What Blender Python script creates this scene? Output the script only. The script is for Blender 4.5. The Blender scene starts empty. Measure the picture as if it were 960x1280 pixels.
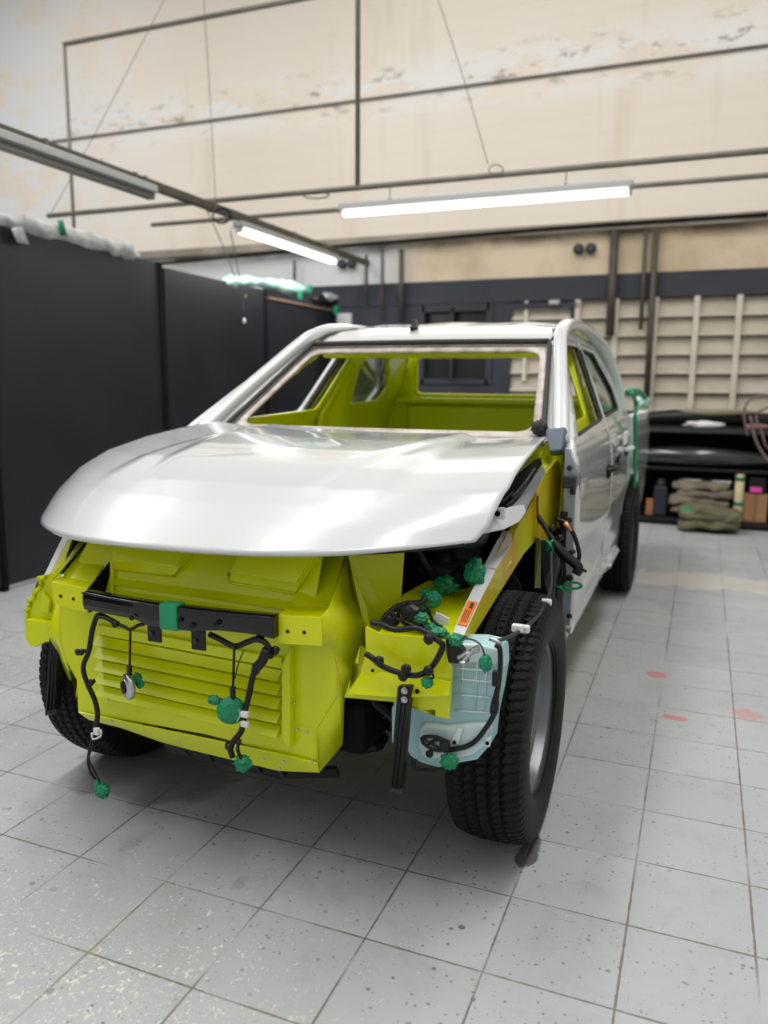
import bpy, bmesh, math, random
from mathutils import Vector, Matrix, noise
random.seed(7)
C = bpy.context.scene.collection
S = bpy.context.scene
# ------------------------------------------------------------------ camera
RV = Vector((0.92848511, 0.37129764, 0.00731139)); UV = Vector((-0.06632528, 0.14642087, 0.9869964)); FV = Vector((-0.3653989, 0.91689639, -0.16057602))
CP = Vector((1.26365, -2.27994, 1.36403)); FPX = 990.15
cd = bpy.data.cameras.new('camera'); cam = bpy.data.objects.new('camera', cd); C.objects.link(cam)
m = Matrix.Identity(4)
for i in range(3):
    m[i][0] = RV[i]; m[i][1] = UV[i]; m[i][2] = -FV[i]; m[i][3] = CP[i]
cam.matrix_world = m
cd.sensor_width = 36; cd.sensor_fit = 'AUTO'; cd.lens = 36 * FPX / 1280
cd.clip_start = .05
cd.dof.use_dof = True; cd.dof.focus_distance = 2.25; cd.dof.aperture_fstop = 1.9
S.camera = cam
S.view_settings.view_transform = 'Standard'; S.view_settings.look = 'None'; S.view_settings.gamma = 1
S.view_settings.use_curve_mapping = False
S.view_settings.exposure = 0.17
# ------------------------------------------------------------------ light: white daylight through the open shop front and roof skylights
w = bpy.data.worlds.new('world'); S.world = w; w.use_nodes = True
w.node_tree.nodes['Background'].inputs[0].default_value = (1, .995, .985, 1)
w.node_tree.nodes['Background'].inputs[1].default_value = .52
def area(name, loc, size, power, rot=(0, 0, 0), col=(1, 1, 1)):
    l = bpy.data.lights.new(name, 'AREA'); l.shape = 'RECTANGLE'; l.size, l.size_y = size; l.energy = power; l.color = col
    o = bpy.data.objects.new(name, l); C.objects.link(o); o.location = loc; o.rotation_euler = rot
    return o
area('skylight_daylight', (-1.6, 0.2, 7.3), (1.1, 8), 285, col=(1, .99, .97))
area('skylight_daylight', (2.2, 0.2, 7.3), (1.1, 8), 250, col=(1, .99, .97))
area('skylight_daylight', (-6.6, 0.2, 7.3), (1.1, 8), 330, col=(1, .99, .97))

# ------------------------------------------------------------------ helpers
def P(u, v, x=None, y=None, z=None):
    """point of the place seen at (u, v) that lies at the given x, y or z"""
    d = RV * ((u - 480) / FPX) - UV * ((v - 640) / FPX) + FV
    if x is not None: t = (x - CP.x) / d.x
    elif y is not None: t = (y - CP.y) / d.y
    else: t = (z - CP.z) / d.z
    return CP + d * t
def PP(u, v, p0, n):
    d = RV * ((u - 480) / FPX) - UV * ((v - 640) / FPX) + FV
    n = Vector(n); return CP + d * ((Vector(p0) - CP).dot(n) / d.dot(n))
MATS = {}
def mat(name, col, rough=.5, metal=0, coat=0, bump=0, bscale=40, var=0, vscale=6, trans=0, alpha=1, emis=None, es=0, spec=.5, sss=0, dirt=None):
    if name in MATS: return MATS[name]
    mm = bpy.data.materials.new(name); mm.use_nodes = True; nt = mm.node_tree; b = nt.nodes['Principled BSDF']
    c = (*col, 1); b.inputs['Base Color'].default_value = c
    b.inputs['Roughness'].default_value = rough; b.inputs['Metallic'].default_value = metal
    b.inputs['Coat Weight'].default_value = coat; b.inputs['Coat Roughness'].default_value = .04
    b.inputs['Transmission Weight'].default_value = trans; b.inputs['Alpha'].default_value = alpha
    b.inputs['Specular IOR Level'].default_value = spec
    if sss: b.inputs['Subsurface Weight'].default_value = sss; b.inputs['Subsurface Radius'].default_value = (.05, .06, .06); b.inputs['Subsurface Scale'].default_value = .5
    if emis: b.inputs['Emission Color'].default_value = (*emis, 1); b.inputs['Emission Strength'].default_value = es
    tc = nt.nodes.new('ShaderNodeTexCoord')
    if var or dirt:
        n = nt.nodes.new('ShaderNodeTexNoise'); n.inputs['Scale'].default_value = vscale; n.inputs['Detail'].default_value = 5
        nt.links.new(tc.outputs['Object'], n.inputs['Vector'])
        r = nt.nodes.new('ShaderNodeValToRGB'); r.color_ramp.elements[0].position = .35; r.color_ramp.elements[1].position = .65
        lo = dirt if dirt else tuple(x * (1 - var) for x in col); hi = tuple(min(1, x * (1 + var)) for x in col)
        r.color_ramp.elements[0].color = (*lo, 1); r.color_ramp.elements[1].color = (*hi, 1)
        nt.links.new(n.outputs['Fac'], r.inputs[0]); nt.links.new(r.outputs[0], b.inputs['Base Color'])
    if bump:
        n = nt.nodes.new('ShaderNodeTexNoise'); n.inputs['Scale'].default_value = bscale; n.inputs['Detail'].default_value = 4
        nt.links.new(tc.outputs['Object'], n.inputs['Vector'])
        bp = nt.nodes.new('ShaderNodeBump'); bp.inputs['Strength'].default_value = bump; bp.inputs['Distance'].default_value = .01
        nt.links.new(n.outputs['Fac'], bp.inputs['Height']); nt.links.new(bp.outputs[0], b.inputs['Normal'])
    MATS[name] = mm; return mm
def srgb(r, g, b):
    f = lambda c: (c / 255) / 12.92 if c <= 10 else (((c / 255) + .055) / 1.055) ** 2.4
    return (f(r), f(g), f(b))
WHITE = mat('white_paint', (.60, .625, .63), .25, coat=1)
WHITEP = mat('white_primer', srgb(205, 208, 210), .4, var=.05)
YEL = mat('lime_paint', srgb(213, 222, 0), .3, coat=.25, spec=.35, bump=.03, bscale=9)
YELO = mat('lime_paint_overspray', srgb(192, 200, 5), .4, coat=.2, dirt=srgb(205, 160, 10), vscale=5)
BLK = mat('black_paint', (.005, .005, .007), .14, coat=.15, spec=.4)
BLKP = mat('black_plastic', (.006, .006, .007), .4, spec=.35)
BLKM = mat('black_matte', (.005, .005, .006), .8, spec=.15)
RUB = mat('rubber', (.007, .007, .007), .6, bump=.15, bscale=60, spec=.22)
GRN = mat('green_tape', srgb(0, 128, 84), .38, var=.25, vscale=40, bump=.5, bscale=70)
GRNF = mat('green_tape_flat', srgb(20, 140, 95), .4, var=.1, vscale=20)
STEEL = mat('steel', (.5, .51, .52), .34, metal=1, bump=.03)
RIMM = mat('rim_silver', (.2, .205, .215), .36, metal=.6)
GREYM = mat('grey_body_metal', (.33, .36, .4), .35, metal=.3, coat=.5)
ALU = mat('alu_blue_grey', (.13, .17, .21), .45, metal=.2)
DGREY = mat('dark_grey_plastic', (.03, .032, .036), .5, spec=.35)
SEAL = mat('sealant_remains', (.025, .025, .025), .7, bump=.6, bscale=50)
FLANGE = mat('scraped_flange', srgb(205, 196, 188), .45, dirt=srgb(160, 148, 140), vscale=14)
RES = mat('reservoir_plastic', srgb(178, 216, 222), .3, sss=.5, var=.08, vscale=9, spec=.5, alpha=.93)
RESL = mat('reservoir_plastic_light', srgb(205, 224, 225), .35, sss=.4)
ORG = mat('orange_label', srgb(232, 120, 10), .45)
PAPER = mat('white_label', srgb(222, 224, 222), .5)
INK = mat('ink', (.03, .02, .02), .6)
GLASS = mat('tinted_glass', (.55, .62, .6), .03, trans=1)
PANEL = mat('black_board', srgb(22, 25, 31), .45, var=.25, vscale=2.2, bump=.08, bscale=6)
GALV = mat('galvanised_conduit', srgb(112, 108, 100), .5, metal=.3, var=.15)
DRAIL = mat('dark_rail', srgb(78, 74, 64), .55, var=.12)
FIXT = mat('fixture_enamel', srgb(170, 172, 172), .4)
TUBE = mat('tube_lit', (1, 1, 1), .4, emis=(1, .99, .97), es=5)
TUBEOFF = mat('tube_off', srgb(150, 148, 142), .4)
PLAS = mat('plastic_sheet', srgb(205, 208, 206), .25, dirt=srgb(150, 155, 155), vscale=9, bump=.9, bscale=18)
PLASG = mat('greenish_film', srgb(190, 222, 215), .25, dirt=srgb(140, 185, 172), vscale=8, bump=.9, bscale=18)
TARP = mat('grey_tarp', srgb(122, 112, 98), .85, var=.2, vscale=7, bump=.6, bscale=10)
TARPG = mat('green_tarp', srgb(100, 96, 72), .85, var=.2, vscale=7, bump=.6, bscale=10)
CARD = mat('cardboard', srgb(150, 112, 76), .8, var=.1)
TUBEC = mat('cream_cardboard', srgb(214, 196, 160), .7, var=.05)
PINK = mat('pink_label', srgb(225, 70, 165), .5)
RAG = mat('white_rag', srgb(225, 222, 222), .8, bump=.8, bscale=25)
COPPER = mat('copper_crimp', srgb(190, 140, 100), .4, metal=.6)
HOSE = mat('pink_grey_hose', srgb(112, 92, 92), .5)

class MB:
    def __init__(s): s.bm = bmesh.new()
    def face(s, pts):
        vs = [s.bm.verts.new(p) for p in pts]
        try: return s.bm.faces.new(vs)
        except Exception: return None
    def box(s, c, size, rot=None):
        r = bmesh.ops.create_cube(s.bm, size=1)['verts']
        M = Matrix.Translation(c) @ (rot.to_4x4() if rot is not None else Matrix.Identity(4)) @ Matrix.Diagonal((*size, 1))
        bmesh.ops.transform(s.bm, matrix=M, verts=r); return s
    def b2(s, lo, hi):
        return s.box([(a + b) / 2 for a, b in zip(lo, hi)], [abs(b - a) for a, b in zip(lo, hi)])
    def plate(s, pts, t, dirv=None, holes=()):
        """extruded polygon; the back lies t behind the front (away from dirv)"""
        pts = [Vector(p) for p in pts]
        n = Vector()
        for i in range(len(pts)):
            a, b = pts[i], pts[(i + 1) % len(pts)]
            n += a.cross(b)
        n.normalize(); c = sum(pts, Vector()) / len(pts)
        ref = Vector(dirv) if dirv is not None else CP - c
        if n.dot(ref) < 0: n = -n; pts = pts[::-1]
        off = -n * t
        F = [s.bm.verts.new(p) for p in pts]; B = [s.bm.verts.new(p + off) for p in pts]
        f1 = s.bm.faces.new(F); f2 = s.bm.faces.new(B[::-1])
        for i in range(len(pts)):
            j = (i + 1) % len(pts); s.bm.faces.new([F[j], F[i], B[i], B[j]])
        bmesh.ops.triangulate(s.bm, faces=[f1, f2])
        return s
    def tube(s, pts, r, n=8, smooth=4, closed=False):
        pts = [Vector(p) for p in pts]
        if smooth > 1 and len(pts) > 2:
            q = []; N = len(pts)
            for i in range(N if closed else N - 1):
                p0 = pts[(i - 1) % N] if (closed or i > 0) else pts[0]; p1 = pts[i]; p2 = pts[(i + 1) % N]
                p3 = pts[(i + 2) % N] if (closed or i + 2 < N) else pts[-1]
                for k in range(smooth):
                    t = k / smooth
                    q.append(.5 * ((2 * p1) + (p2 - p0) * t + (2 * p0 - 5 * p1 + 4 * p2 - p3) * t * t + (3 * p1 - p0 - 3 * p2 + p3) * t ** 3))
            if not closed: q.append(pts[-1])
            pts = q
        N = len(pts); rings = []
        up = Vector((.13, .21, .97))
        for i, p in enumerate(pts):
            a = pts[(i - 1) % N] if (closed or i > 0) else p; b = pts[(i + 1) % N] if (closed or i < N - 1) else p
            t = (b - a).normalized()
            e1 = t.cross(up)
            if e1.length < .1: e1 = t.cross(Vector((1, 0, 0)))
            e1.normalize(); e2 = t.cross(e1)
            rr = r(i / (N - 1)) if callable(r) else r
            rings.append([s.bm.verts.new(p + (e1 * math.cos(2 * math.pi * k / n) + e2 * math.sin(2 * math.pi * k / n)) * rr) for k in range(n)])
        for i in range(N if closed else N - 1):
            A, B = rings[i], rings[(i + 1) % N]
            for k in range(n): s.bm.faces.new([A[k], A[(k + 1) % n], B[(k + 1) % n], B[k]])
        if not closed:
            s.bm.faces.new(rings[0][::-1]); s.bm.faces.new(rings[-1])
        return s
    def lathe(s, prof, c, axis='x', n=48, closed=False):
        rings = []
        c = Vector(c)
        for (a, r) in prof:
            ring = []
            for k in range(n):
                t = 2 * math.pi * k / n
                if axis == 'x': v = Vector((a, math.cos(t) * r, math.sin(t) * r))
                elif axis == 'y': v = Vector((math.cos(t) * r, a, math.sin(t) * r))
                else: v = Vector((math.cos(t) * r, math.sin(t) * r, a))
                ring.append(s.bm.verts.new(c + v))
            rings.append(ring)
        for i in range(len(rings) - (0 if closed else 1)):
            A, B = rings[i], rings[(i + 1) % len(rings)]
            for k in range(n): s.bm.faces.new([A[k], A[(k + 1) % n], B[(k + 1) % n], B[k]])
        if not closed:
            s.bm.faces.new(rings[0][::-1]); s.bm.faces.new(rings[-1])
        return s
    def blob(s, c, size, seed=0, amp=.3, sub=3, f=2.5):
        r = bmesh.ops.create_icosphere(s.bm, subdivisions=sub, radius=1)['verts']
        for v in r:
            d = v.co.normalized(); k = 1 + amp * noise.noise(d * f + Vector((seed * 3.1, seed, 0))) + amp * .5 * noise.noise(d * f * 2.7 + Vector((0, seed, seed)))
            v.co = Vector((d.x * size[0], d.y * size[1], d.z * size[2])) * k + Vector(c)
        return s
    def grid(s, fn, nu, nv):
        g = [[s.bm.verts.new(fn(i / nu, j / nv)) for j in range(nv + 1)] for i in range(nu + 1)]
        for i in range(nu):
            for j in range(nv): s.bm.faces.new([g[i][j], g[i + 1][j], g[i + 1][j + 1], g[i][j + 1]])
        return s
    def build(s, name, m, parent=None, smooth=False, bevel=0, seg=2, solid=0, sub=0, angle=35, recalc=True, offset=-1):
        if recalc: bmesh.ops.recalc_face_normals(s.bm, faces=s.bm.faces)
        me = bpy.data.meshes.new(name); s.bm.to_mesh(me); s.bm.free()
        if m: me.materials.append(m)
        o = bpy.data.objects.new(name, me); C.objects.link(o)
        if parent is not None: o.parent = parent
        if smooth:
            me.shade_smooth()
        if solid:
            q = o.modifiers.new('solidify', 'SOLIDIFY'); q.thickness = solid; q.offset = offset; q.use_even_offset = False
        if bevel:
            q = o.modifiers.new('bevel', 'BEVEL'); q.width = bevel; q.segments = seg; q.limit_method = 'ANGLE'; q.angle_limit = math.radians(angle); q.harden_normals = False
        if sub:
            q = o.modifiers.new('sub', 'SUBSURF'); q.levels = sub; q.render_levels = sub
        if smooth:
            for f in me.polygons: f.use_smooth = True
            try:
                with bpy.context.temp_override(object=o, active_object=o, selected_objects=[o], selected_editable_objects=[o]):
                    bpy.ops.object.shade_auto_smooth(angle=math.radians(40)) if smooth == 'auto' else None
            except Exception: pass
        return o
def sharp(o, deg=35):
    me = o.data; b = bmesh.new(); b.from_mesh(me)
    for e in b.edges:
        if len(e.link_faces) == 2 and e.calc_face_angle(0) > math.radians(deg): e.smooth = False
    for f in b.faces: f.smooth = True
    b.to_mesh(me); b.free(); return o
def empty(name, loc=(0, 0, 0), label=None, cat=None, group=None):
    o = bpy.data.objects.new(name, None); C.objects.link(o); o.location = loc; o.empty_display_size = .1
    if label: o['label'] = label
    if cat: o['category'] = cat
    if group: o['group'] = group
    return o
def tag(o, label, cat=None, group=None):
    o['label'] = label
    if cat: o['category'] = cat
    if group: o['group'] = group
    return o
def struct(o): o['kind'] = 'structure'; return o
def lerp(tab, t):
    if t <= tab[0][0]: return tab[0][1]
    for (a, b), (c, d) in zip(tab, tab[1:]):
        if t <= c: return b + (d - b) * (t - a) / (c - a)
    return tab[-1][1]
def ss(a, b, t):
    t = max(0, min(1, (t - a) / (b - a))); return t * t * (3 - 2 * t)

# ------------------------------------------------------------------ the setting
def floor_material():
    mm = bpy.data.materials.new('painted_floor_tiles'); mm.use_nodes = True; nt = mm.node_tree; b = nt.nodes['Principled BSDF']
    N = nt.nodes.new; Lk = nt.links.new
    tc = N('ShaderNodeTexCoord')
    def math_(op, a, bb=None, cc=None, clamp=False):
        n = N('ShaderNodeMath'); n.operation = op; n.use_clamp = clamp
        for i, x in enumerate((a, bb, cc)):
            if x is None: continue
            if isinstance(x, (int, float)): n.inputs[i].default_value = x
            else: Lk(x, n.inputs[i])
        return n.outputs[0]
    def nz(scale, detail=4, rough=.5, vec=None, dist=0):
        n = N('ShaderNodeTexNoise'); n.inputs['Scale'].default_value = scale; n.inputs['Detail'].default_value = detail; n.inputs['Roughness'].default_value = rough; n.inputs['Distortion'].default_value = dist
        Lk(vec or tc.outputs['Object'], n.inputs['Vector']); return n.outputs['Fac']
    def ramp(f, a, bb):
        n = N('ShaderNodeMapRange'); n.inputs['From Min'].default_value = a; n.inputs['From Max'].default_value = bb; Lk(f, n.inputs['Value']); n.clamp = True; return n.outputs[0]
    def mix(f, a, bb):
        n = N('ShaderNodeMix'); n.data_type = 'RGBA'
        if isinstance(f, float): n.inputs[0].default_value = f
        else: Lk(f, n.inputs[0])
        for i, x in ((6, a), (7, bb)):
            if isinstance(x, tuple): n.inputs[i].default_value = (*x, 1)
            else: Lk(x, n.inputs[i])
        return n.outputs[2]
    sx = N('ShaderNodeSeparateXYZ'); Lk(tc.outputs['Object'], sx.inputs[0]); X, Y = sx.outputs[0], sx.outputs[1]
    fx = math_('FRACT', math_('DIVIDE', math_('ADD', X, 30.03), .3)); fy = math_('FRACT', math_('DIVIDE', math_('ADD', Y, 30.045), .3))
    dx = math_('MINIMUM', fx, math_('SUBTRACT', 1, fx)); dy = math_('MINIMUM', fy, math_('SUBTRACT', 1, fy))
    d = math_('MINIMUM', dx, dy)
    gl = math_('MULTIPLY', ramp(math_('ADD', d, math_('MULTIPLY', math_('SUBTRACT', nz(22, 3), .5), .016)), .0115, .005), ramp(nz(2.2, 3), .36, .52))
    cell = N('ShaderNodeTexWhiteNoise'); cell.noise_dimensions = '2D'
    cv = N('ShaderNodeCombineXYZ'); Lk(math_('FLOOR', math_('DIVIDE', math_('ADD', X, 30.03), .3)), cv.inputs[0]); Lk(math_('FLOOR', math_('DIVIDE', math_('ADD', Y, 30.045), .3)), cv.inputs[1]); Lk(cv.outputs[0], cell.inputs['Vector'])
    base = mix(nz(1.6, 4), srgb(166, 170, 172), srgb(188, 191, 192))
    base = mix(ramp(cell.outputs['Value'], 0, 1), base, mix(.35, base, srgb(160, 164, 168)))
    base = mix(math_('MULTIPLY', ramp(nz(5, 8, .7), .5, .75), .35), base, srgb(140, 136, 128))
    # cream chips where the grey paint has worn
    reg = math_('MULTIPLY', ramp(Y, -.35, -1.0), ramp(X, 1.2, .1))
    reg2 = math_('ADD', math_('MULTIPLY', reg, .10), ramp(math_('MULTIPLY', ramp(X, -.5, -1.6), ramp(Y, 2.2, .5)), 0, 12))
    chip = ramp(math_('ADD', nz(42, 6, .68, dist=2.0), reg2), .668, .686)
    base = mix(math_('MULTIPLY', chip, .85), base, srgb(224, 222, 210))
    chipb = math_('MULTIPLY', ramp(nz(9, 8, .75), .60, .63), ramp(math_('ADD', math_('ABSOLUTE', math_('SUBTRACT', X, .45)), math_('ABSOLUTE', math_('ADD', Y, 1.02))), .26, .12))
    base = mix(chipb, base, srgb(208, 204, 190))
    # dark spots
    for sc, th, keep in ((14, .15, .66), (34, .22, .6), (70, .3, .6)):
        vo = N('ShaderNodeTexVoronoi'); vo.inputs['Scale'].default_value = sc; Lk(tc.outputs['Object'], vo.inputs['Vector'])
        sc_ = N('ShaderNodeSeparateColor'); Lk(vo.outputs['Color'], sc_.inputs[0])
        dd = math_('ADD', vo.outputs['Distance'], math_('MULTIPLY', math_('SUBTRACT', nz(sc * 3, 3), .5), th * 1.4))
        tt = math_('MULTIPLY', sc_.outputs[1], th); sp = math_('MULTIPLY', math_('MULTIPLY', math_('LESS_THAN', dd, tt), math_('GREATER_THAN', sc_.outputs[0], keep)), ramp(nz(1.7, 2), .3, .6))
        base = mix(math_('MULTIPLY', sp, .7), base, srgb(78, 76, 74))
    # scratches
    mp = N('ShaderNodeMapping'); mp.inputs['Scale'].default_value = (60, 5, 1); mp.inputs['Rotation'].default_value = (0, 0, .3); Lk(tc.outputs['Object'], mp.inputs[0])
    scr = ramp(nz(1.0, 4, .6, mp.outputs[0]), .69, .73)
    base = mix(math_('MULTIPLY', scr, .35), base, srgb(110, 108, 104))
    base = mix(gl, base, mix(nz(7), srgb(96, 90, 80), srgb(140, 132, 118)))
    # worn cream stripe across the bay, red overspray, brown oil mark, darker patches by the front tyres
    def blobm(cx, cy, rx, ry, amt=.5, sc=8):
        e = math_('ADD', math_('POWER', math_('DIVIDE', math_('ABSOLUTE', math_('SUBTRACT', X, cx)), rx), 2), math_('POWER', math_('DIVIDE', math_('ABSOLUTE', math_('SUBTRACT', Y, cy)), ry), 2))
        return ramp(math_('ADD', e, math_('MULTIPLY', math_('SUBTRACT', nz(sc, 5), .5), amt * 3)), 1.15, .75)
    st = math_('MULTIPLY', ramp(math_('ADD', math_('ABSOLUTE', math_('SUBTRACT', Y, 3.62)), math_('MULTIPLY', math_('SUBTRACT', nz(3.5, 3), .5), .5)), .21, .19), math_('GREATER_THAN', X, .9))
    base = mix(math_('MULTIPLY', st, .75), base, srgb(205, 200, 190))
    p = P(820, 843, z=0); base = mix(math_('MULTIPLY', blobm(p.x, p.y, .05, .05, 1, 30), .55), base, srgb(205, 100, 95))
    p = P(843, 897, z=0); base = mix(math_('MULTIPLY', blobm(p.x, p.y, .05, .03, 1, 30), .6), base, srgb(205, 90, 85))
    p = P(935, 893, z=0); base = mix(math_('MULTIPLY', blobm(p.x, p.y, .06, .06, 1, 30), .4), base, srgb(205, 110, 105))
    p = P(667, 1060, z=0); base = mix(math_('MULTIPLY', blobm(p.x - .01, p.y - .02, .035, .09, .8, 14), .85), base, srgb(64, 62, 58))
    p = P(300, 1103, z=0); base = mix(math_('MULTIPLY', blobm(p.x, p.y, .018, .035, 1.3, 40), .3), base, srgb(120, 100, 66))
    p = P(190, 965, z=0); base = mix(math_('MULTIPLY', blobm(p.x, p.y, .3, .2, 1.2, 5), .45), base, srgb(92, 84, 70))
    Lk(base, b.inputs['Base Color'])
    r = ramp(nz(4, 5), .3, .7); rr = N('ShaderNodeMapRange'); rr.inputs['To Min'].default_value = .32; rr.inputs['To Max'].default_value = .5; Lk(r, rr.inputs['Value']); Lk(rr.outputs[0], b.inputs['Roughness'])
    bp = N('ShaderNodeBump'); bp.inputs['Strength'].default_value = .5; bp.inputs['Distance'].default_value = .004
    Lk(math_('SUBTRACT', math_('MULTIPLY', nz(30, 4), .3), math_('ADD', gl, math_('MULTIPLY', chip, .2))), bp.inputs['Height']); Lk(bp.outputs[0], b.inputs['Normal'])
    return mm
def wall_material(name, kind):
    mm = bpy.data.materials.new(name); mm.use_nodes = True; nt = mm.node_tree; b = nt.nodes['Principled BSDF']
    N = nt.nodes.new; Lk = nt.links.new; tc = N('ShaderNodeTexCoord')
    def nz(scale, detail=5, m=(1, 1, 1), rough=.55):
        mp = N('ShaderNodeMapping'); mp.inputs['Scale'].default_value = m; Lk(tc.outputs['Object'], mp.inputs[0])
        n = N('ShaderNodeTexNoise'); n.inputs['Scale'].default_value = scale; n.inputs['Detail'].default_value = detail; n.inputs['Roughness'].default_value = rough; Lk(mp.outputs[0], n.inputs['Vector']); return n.outputs['Fac']
    def mr(f, a, c, lo=0., hi=1.):
        n = N('ShaderNodeMapRange'); n.inputs['From Min'].default_value = a; n.inputs['From Max'].default_value = c; n.inputs['To Min'].default_value = lo; n.inputs['To Max'].default_value = hi; Lk(f, n.inputs['Value']); return n.outputs[0]
    def mul(a, c):
        n = N('ShaderNodeMath'); n.operation = 'MULTIPLY'; Lk(a, n.inputs[0])
        if isinstance(c, float): n.inputs[1].default_value = c
        else: Lk(c, n.inputs[1])
        return n.outputs[0]
    def mix(f, a, c):
        n = N('ShaderNodeMix'); n.data_type = 'RGBA'; Lk(f, n.inputs[0])
        for i, x in ((6, a), (7, c)):
            if isinstance(x, tuple): n.inputs[i].default_value = (*x, 1)
            else: Lk(x, n.inputs[i])
        return n.outputs[2]
    sx = N('ShaderNodeSeparateXYZ'); Lk(tc.outputs['Object'], sx.inputs[0])
    col = mix(nz(.5, 4), srgb(226, 214, 199), srgb(236, 227, 215))
    # courses of blocks ghosting through, damp streaks, flaked plaster near one level
    fr = N('ShaderNodeMath'); fr.operation = 'FRACT'; sc = mul(sx.outputs[2], 5.0); Lk(sc, fr.inputs[0])
    col = mix(mul(mr(fr.outputs[0], .0, .14, 1, 0), .10), col, srgb(190, 176, 156))
    col = mix(mul(mr(nz(2.4, 5, (1, 1, .10)), .60, .78), .38), col, srgb(196, 172, 138))
    a = N('ShaderNodeMath'); a.operation = 'SUBTRACT'; Lk(sx.outputs[2], a.inputs[0]); a.inputs[1].default_value = 4.75
    ab = N('ShaderNodeMath'); ab.operation = 'ABSOLUTE'; Lk(a.outputs[0], ab.inputs[0])
    band = mul(mr(ab.outputs[0], .45, .05), mr(nz(1.6, 9, (.6, 1, 1.6), .7), .49, .52))
    col = mix(mul(band, .9), col, srgb(232, 230, 228))
    col = mix(mul(mul(mr(ab.outputs[0], .35, .1), mr(nz(5, 9, (.6, 1, 1.6), .72), .57, .60)), .8), col, srgb(160, 150, 138))
    lw = mul(mr(sx.outputs[0], -5.2, -8.5), mr(nz(1.3, 8, (1, 1, 1), .65), .45, .5))
    col = mix(mul(lw, .9), col, srgb(226, 230, 236))
    if kind == 'low':
        col = mix(mul(mr(nz(1.2, 7, (1, 1, .8), .6), .42, .62), .6), srgb(215, 198, 172), srgb(176, 152, 118))
        col = mix(mr(sx.outputs[0], -1.9, -2.4), col, srgb(216, 218, 218))
        col = mix(mul(mr(sx.outputs[2], 2.85, 3.02), mr(nz(2, 6), .35, .6)), col, srgb(92, 78, 66))
    Lk(col, b.inputs['Base Color']); b.inputs['Roughness'].default_value = .85
    bp = N('ShaderNodeBump'); bp.inputs['Strength'].default_value = .4; bp.inputs['Distance'].default_value = .01; Lk(nz(6, 6), bp.inputs['Height']); Lk(bp.outputs[0], b.inputs['Normal'])
    return mm
YB = 6.9
struct(MB().b2((-10.5, -7, -.1), (4.4, 7.2, 0)).build('floor', floor_material()))
WU = wall_material('cream_plaster', 'up'); WL = wall_material('dirty_plaster', 'low')
NAVY = mat('dark_blue_wall_paint', srgb(42, 45, 54), .6, var=.15, vscale=2)
SHADE = mat('side_wall_paint', srgb(190, 188, 182), .8, var=.08, vscale=1)
struct(MB().b2((-10.5, YB, 3.02), (4.4, YB + .2, 7.8)).build('wall_back', WU))
lw = struct(MB().b2((-10.5, YB, 2.33), (4.4, YB + .2, 3.02)).build('wall_back_middle', WL))
lo = MB()   # dark-painted lower wall, with the opening of the dark window
wl, wr = P(528, 400, y=YB).x, P(612, 400, y=YB).x
lo.b2((-10.5, YB, 0), (wl, YB + .2, 2.33)); lo.b2((wl, YB, 0), (wr, YB + .2, 1.4)); lo.b2((wl, YB, 2.24), (wr, YB + .2, 2.33))
lx, lx2 = P(640, 395, y=YB).x, P(713, 395, y=YB).x
lo.b2((wr, YB, 0), (lx, YB + .2, 2.33)); lo.b2((lx, YB, 0), (4.4, YB + .2, 1.0)); lo.b2((lx, YB + .12, 1.0), (4.4, YB + .2, 2.33))
lo.b2((lx2, YB, 1.0), (lx2 + .1, YB + .12, 2.33)); 
struct(lo.build('wall_back_lower', NAVY))
struct(MB().b2((-10.5, YB - .012, 2.29), (4.4, YB, 2.55)).build('trim_1', NAVY))
struct(MB().b2((-10.5, YB - .09, 3.0), (4.4, YB, 3.09)).build('trim_2', mat('concrete_ledge', srgb(150, 142, 130), .8, var=.2, vscale=3)))
struct(MB().b2((4.4, -7, 0), (4.6, 7.2, 7.8)).build('wall_right', SHADE))
struct(MB().b2((-10.7, -7, 0), (-10.5, 7.2, 7.8)).build('wall_left', SHADE))
cl = MB()
xs_ = [-10.5, -7.2, -6.0, -2.2, -1.0, 1.6, 2.8, 4.4]
for a, b_ in ((0, 1), (2, 3), (4, 5), (6, 7)): cl.b2((xs_[a], -3.5, 7.6), (xs_[b_], 7.2, 7.8))
cl.b2((-10.5, 6.0, 7.6), (4.4, 7.2, 7.8))
struct(cl.build('ceiling', mat('ceiling_sheet', srgb(170, 170, 168), .7)))
# dark window in the back wall
wn = struct(MB().b2((wl, YB + .1, 1.4), (wr, YB + .12, 2.24)).build('window_1', mat('dark_pane', (.02, .024, .02), .25)))
fr = MB()
for a, b_ in (((wl - .04, 1.36), (wl + .03, 2.28)), ((wr - .03, 1.36), (wr + .04, 2.28)), ((wl, 2.2), (wr, 2.28)), ((wl, 1.36), (wr, 1.42)), ((wl + .36, 1.4), (wl + .39, 2.24))):
    fr.b2((a[0], YB - .02, a[1]), (b_[0], YB + .09, b_[1]))
fr.build('window_frame', NAVY, wn)
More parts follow.
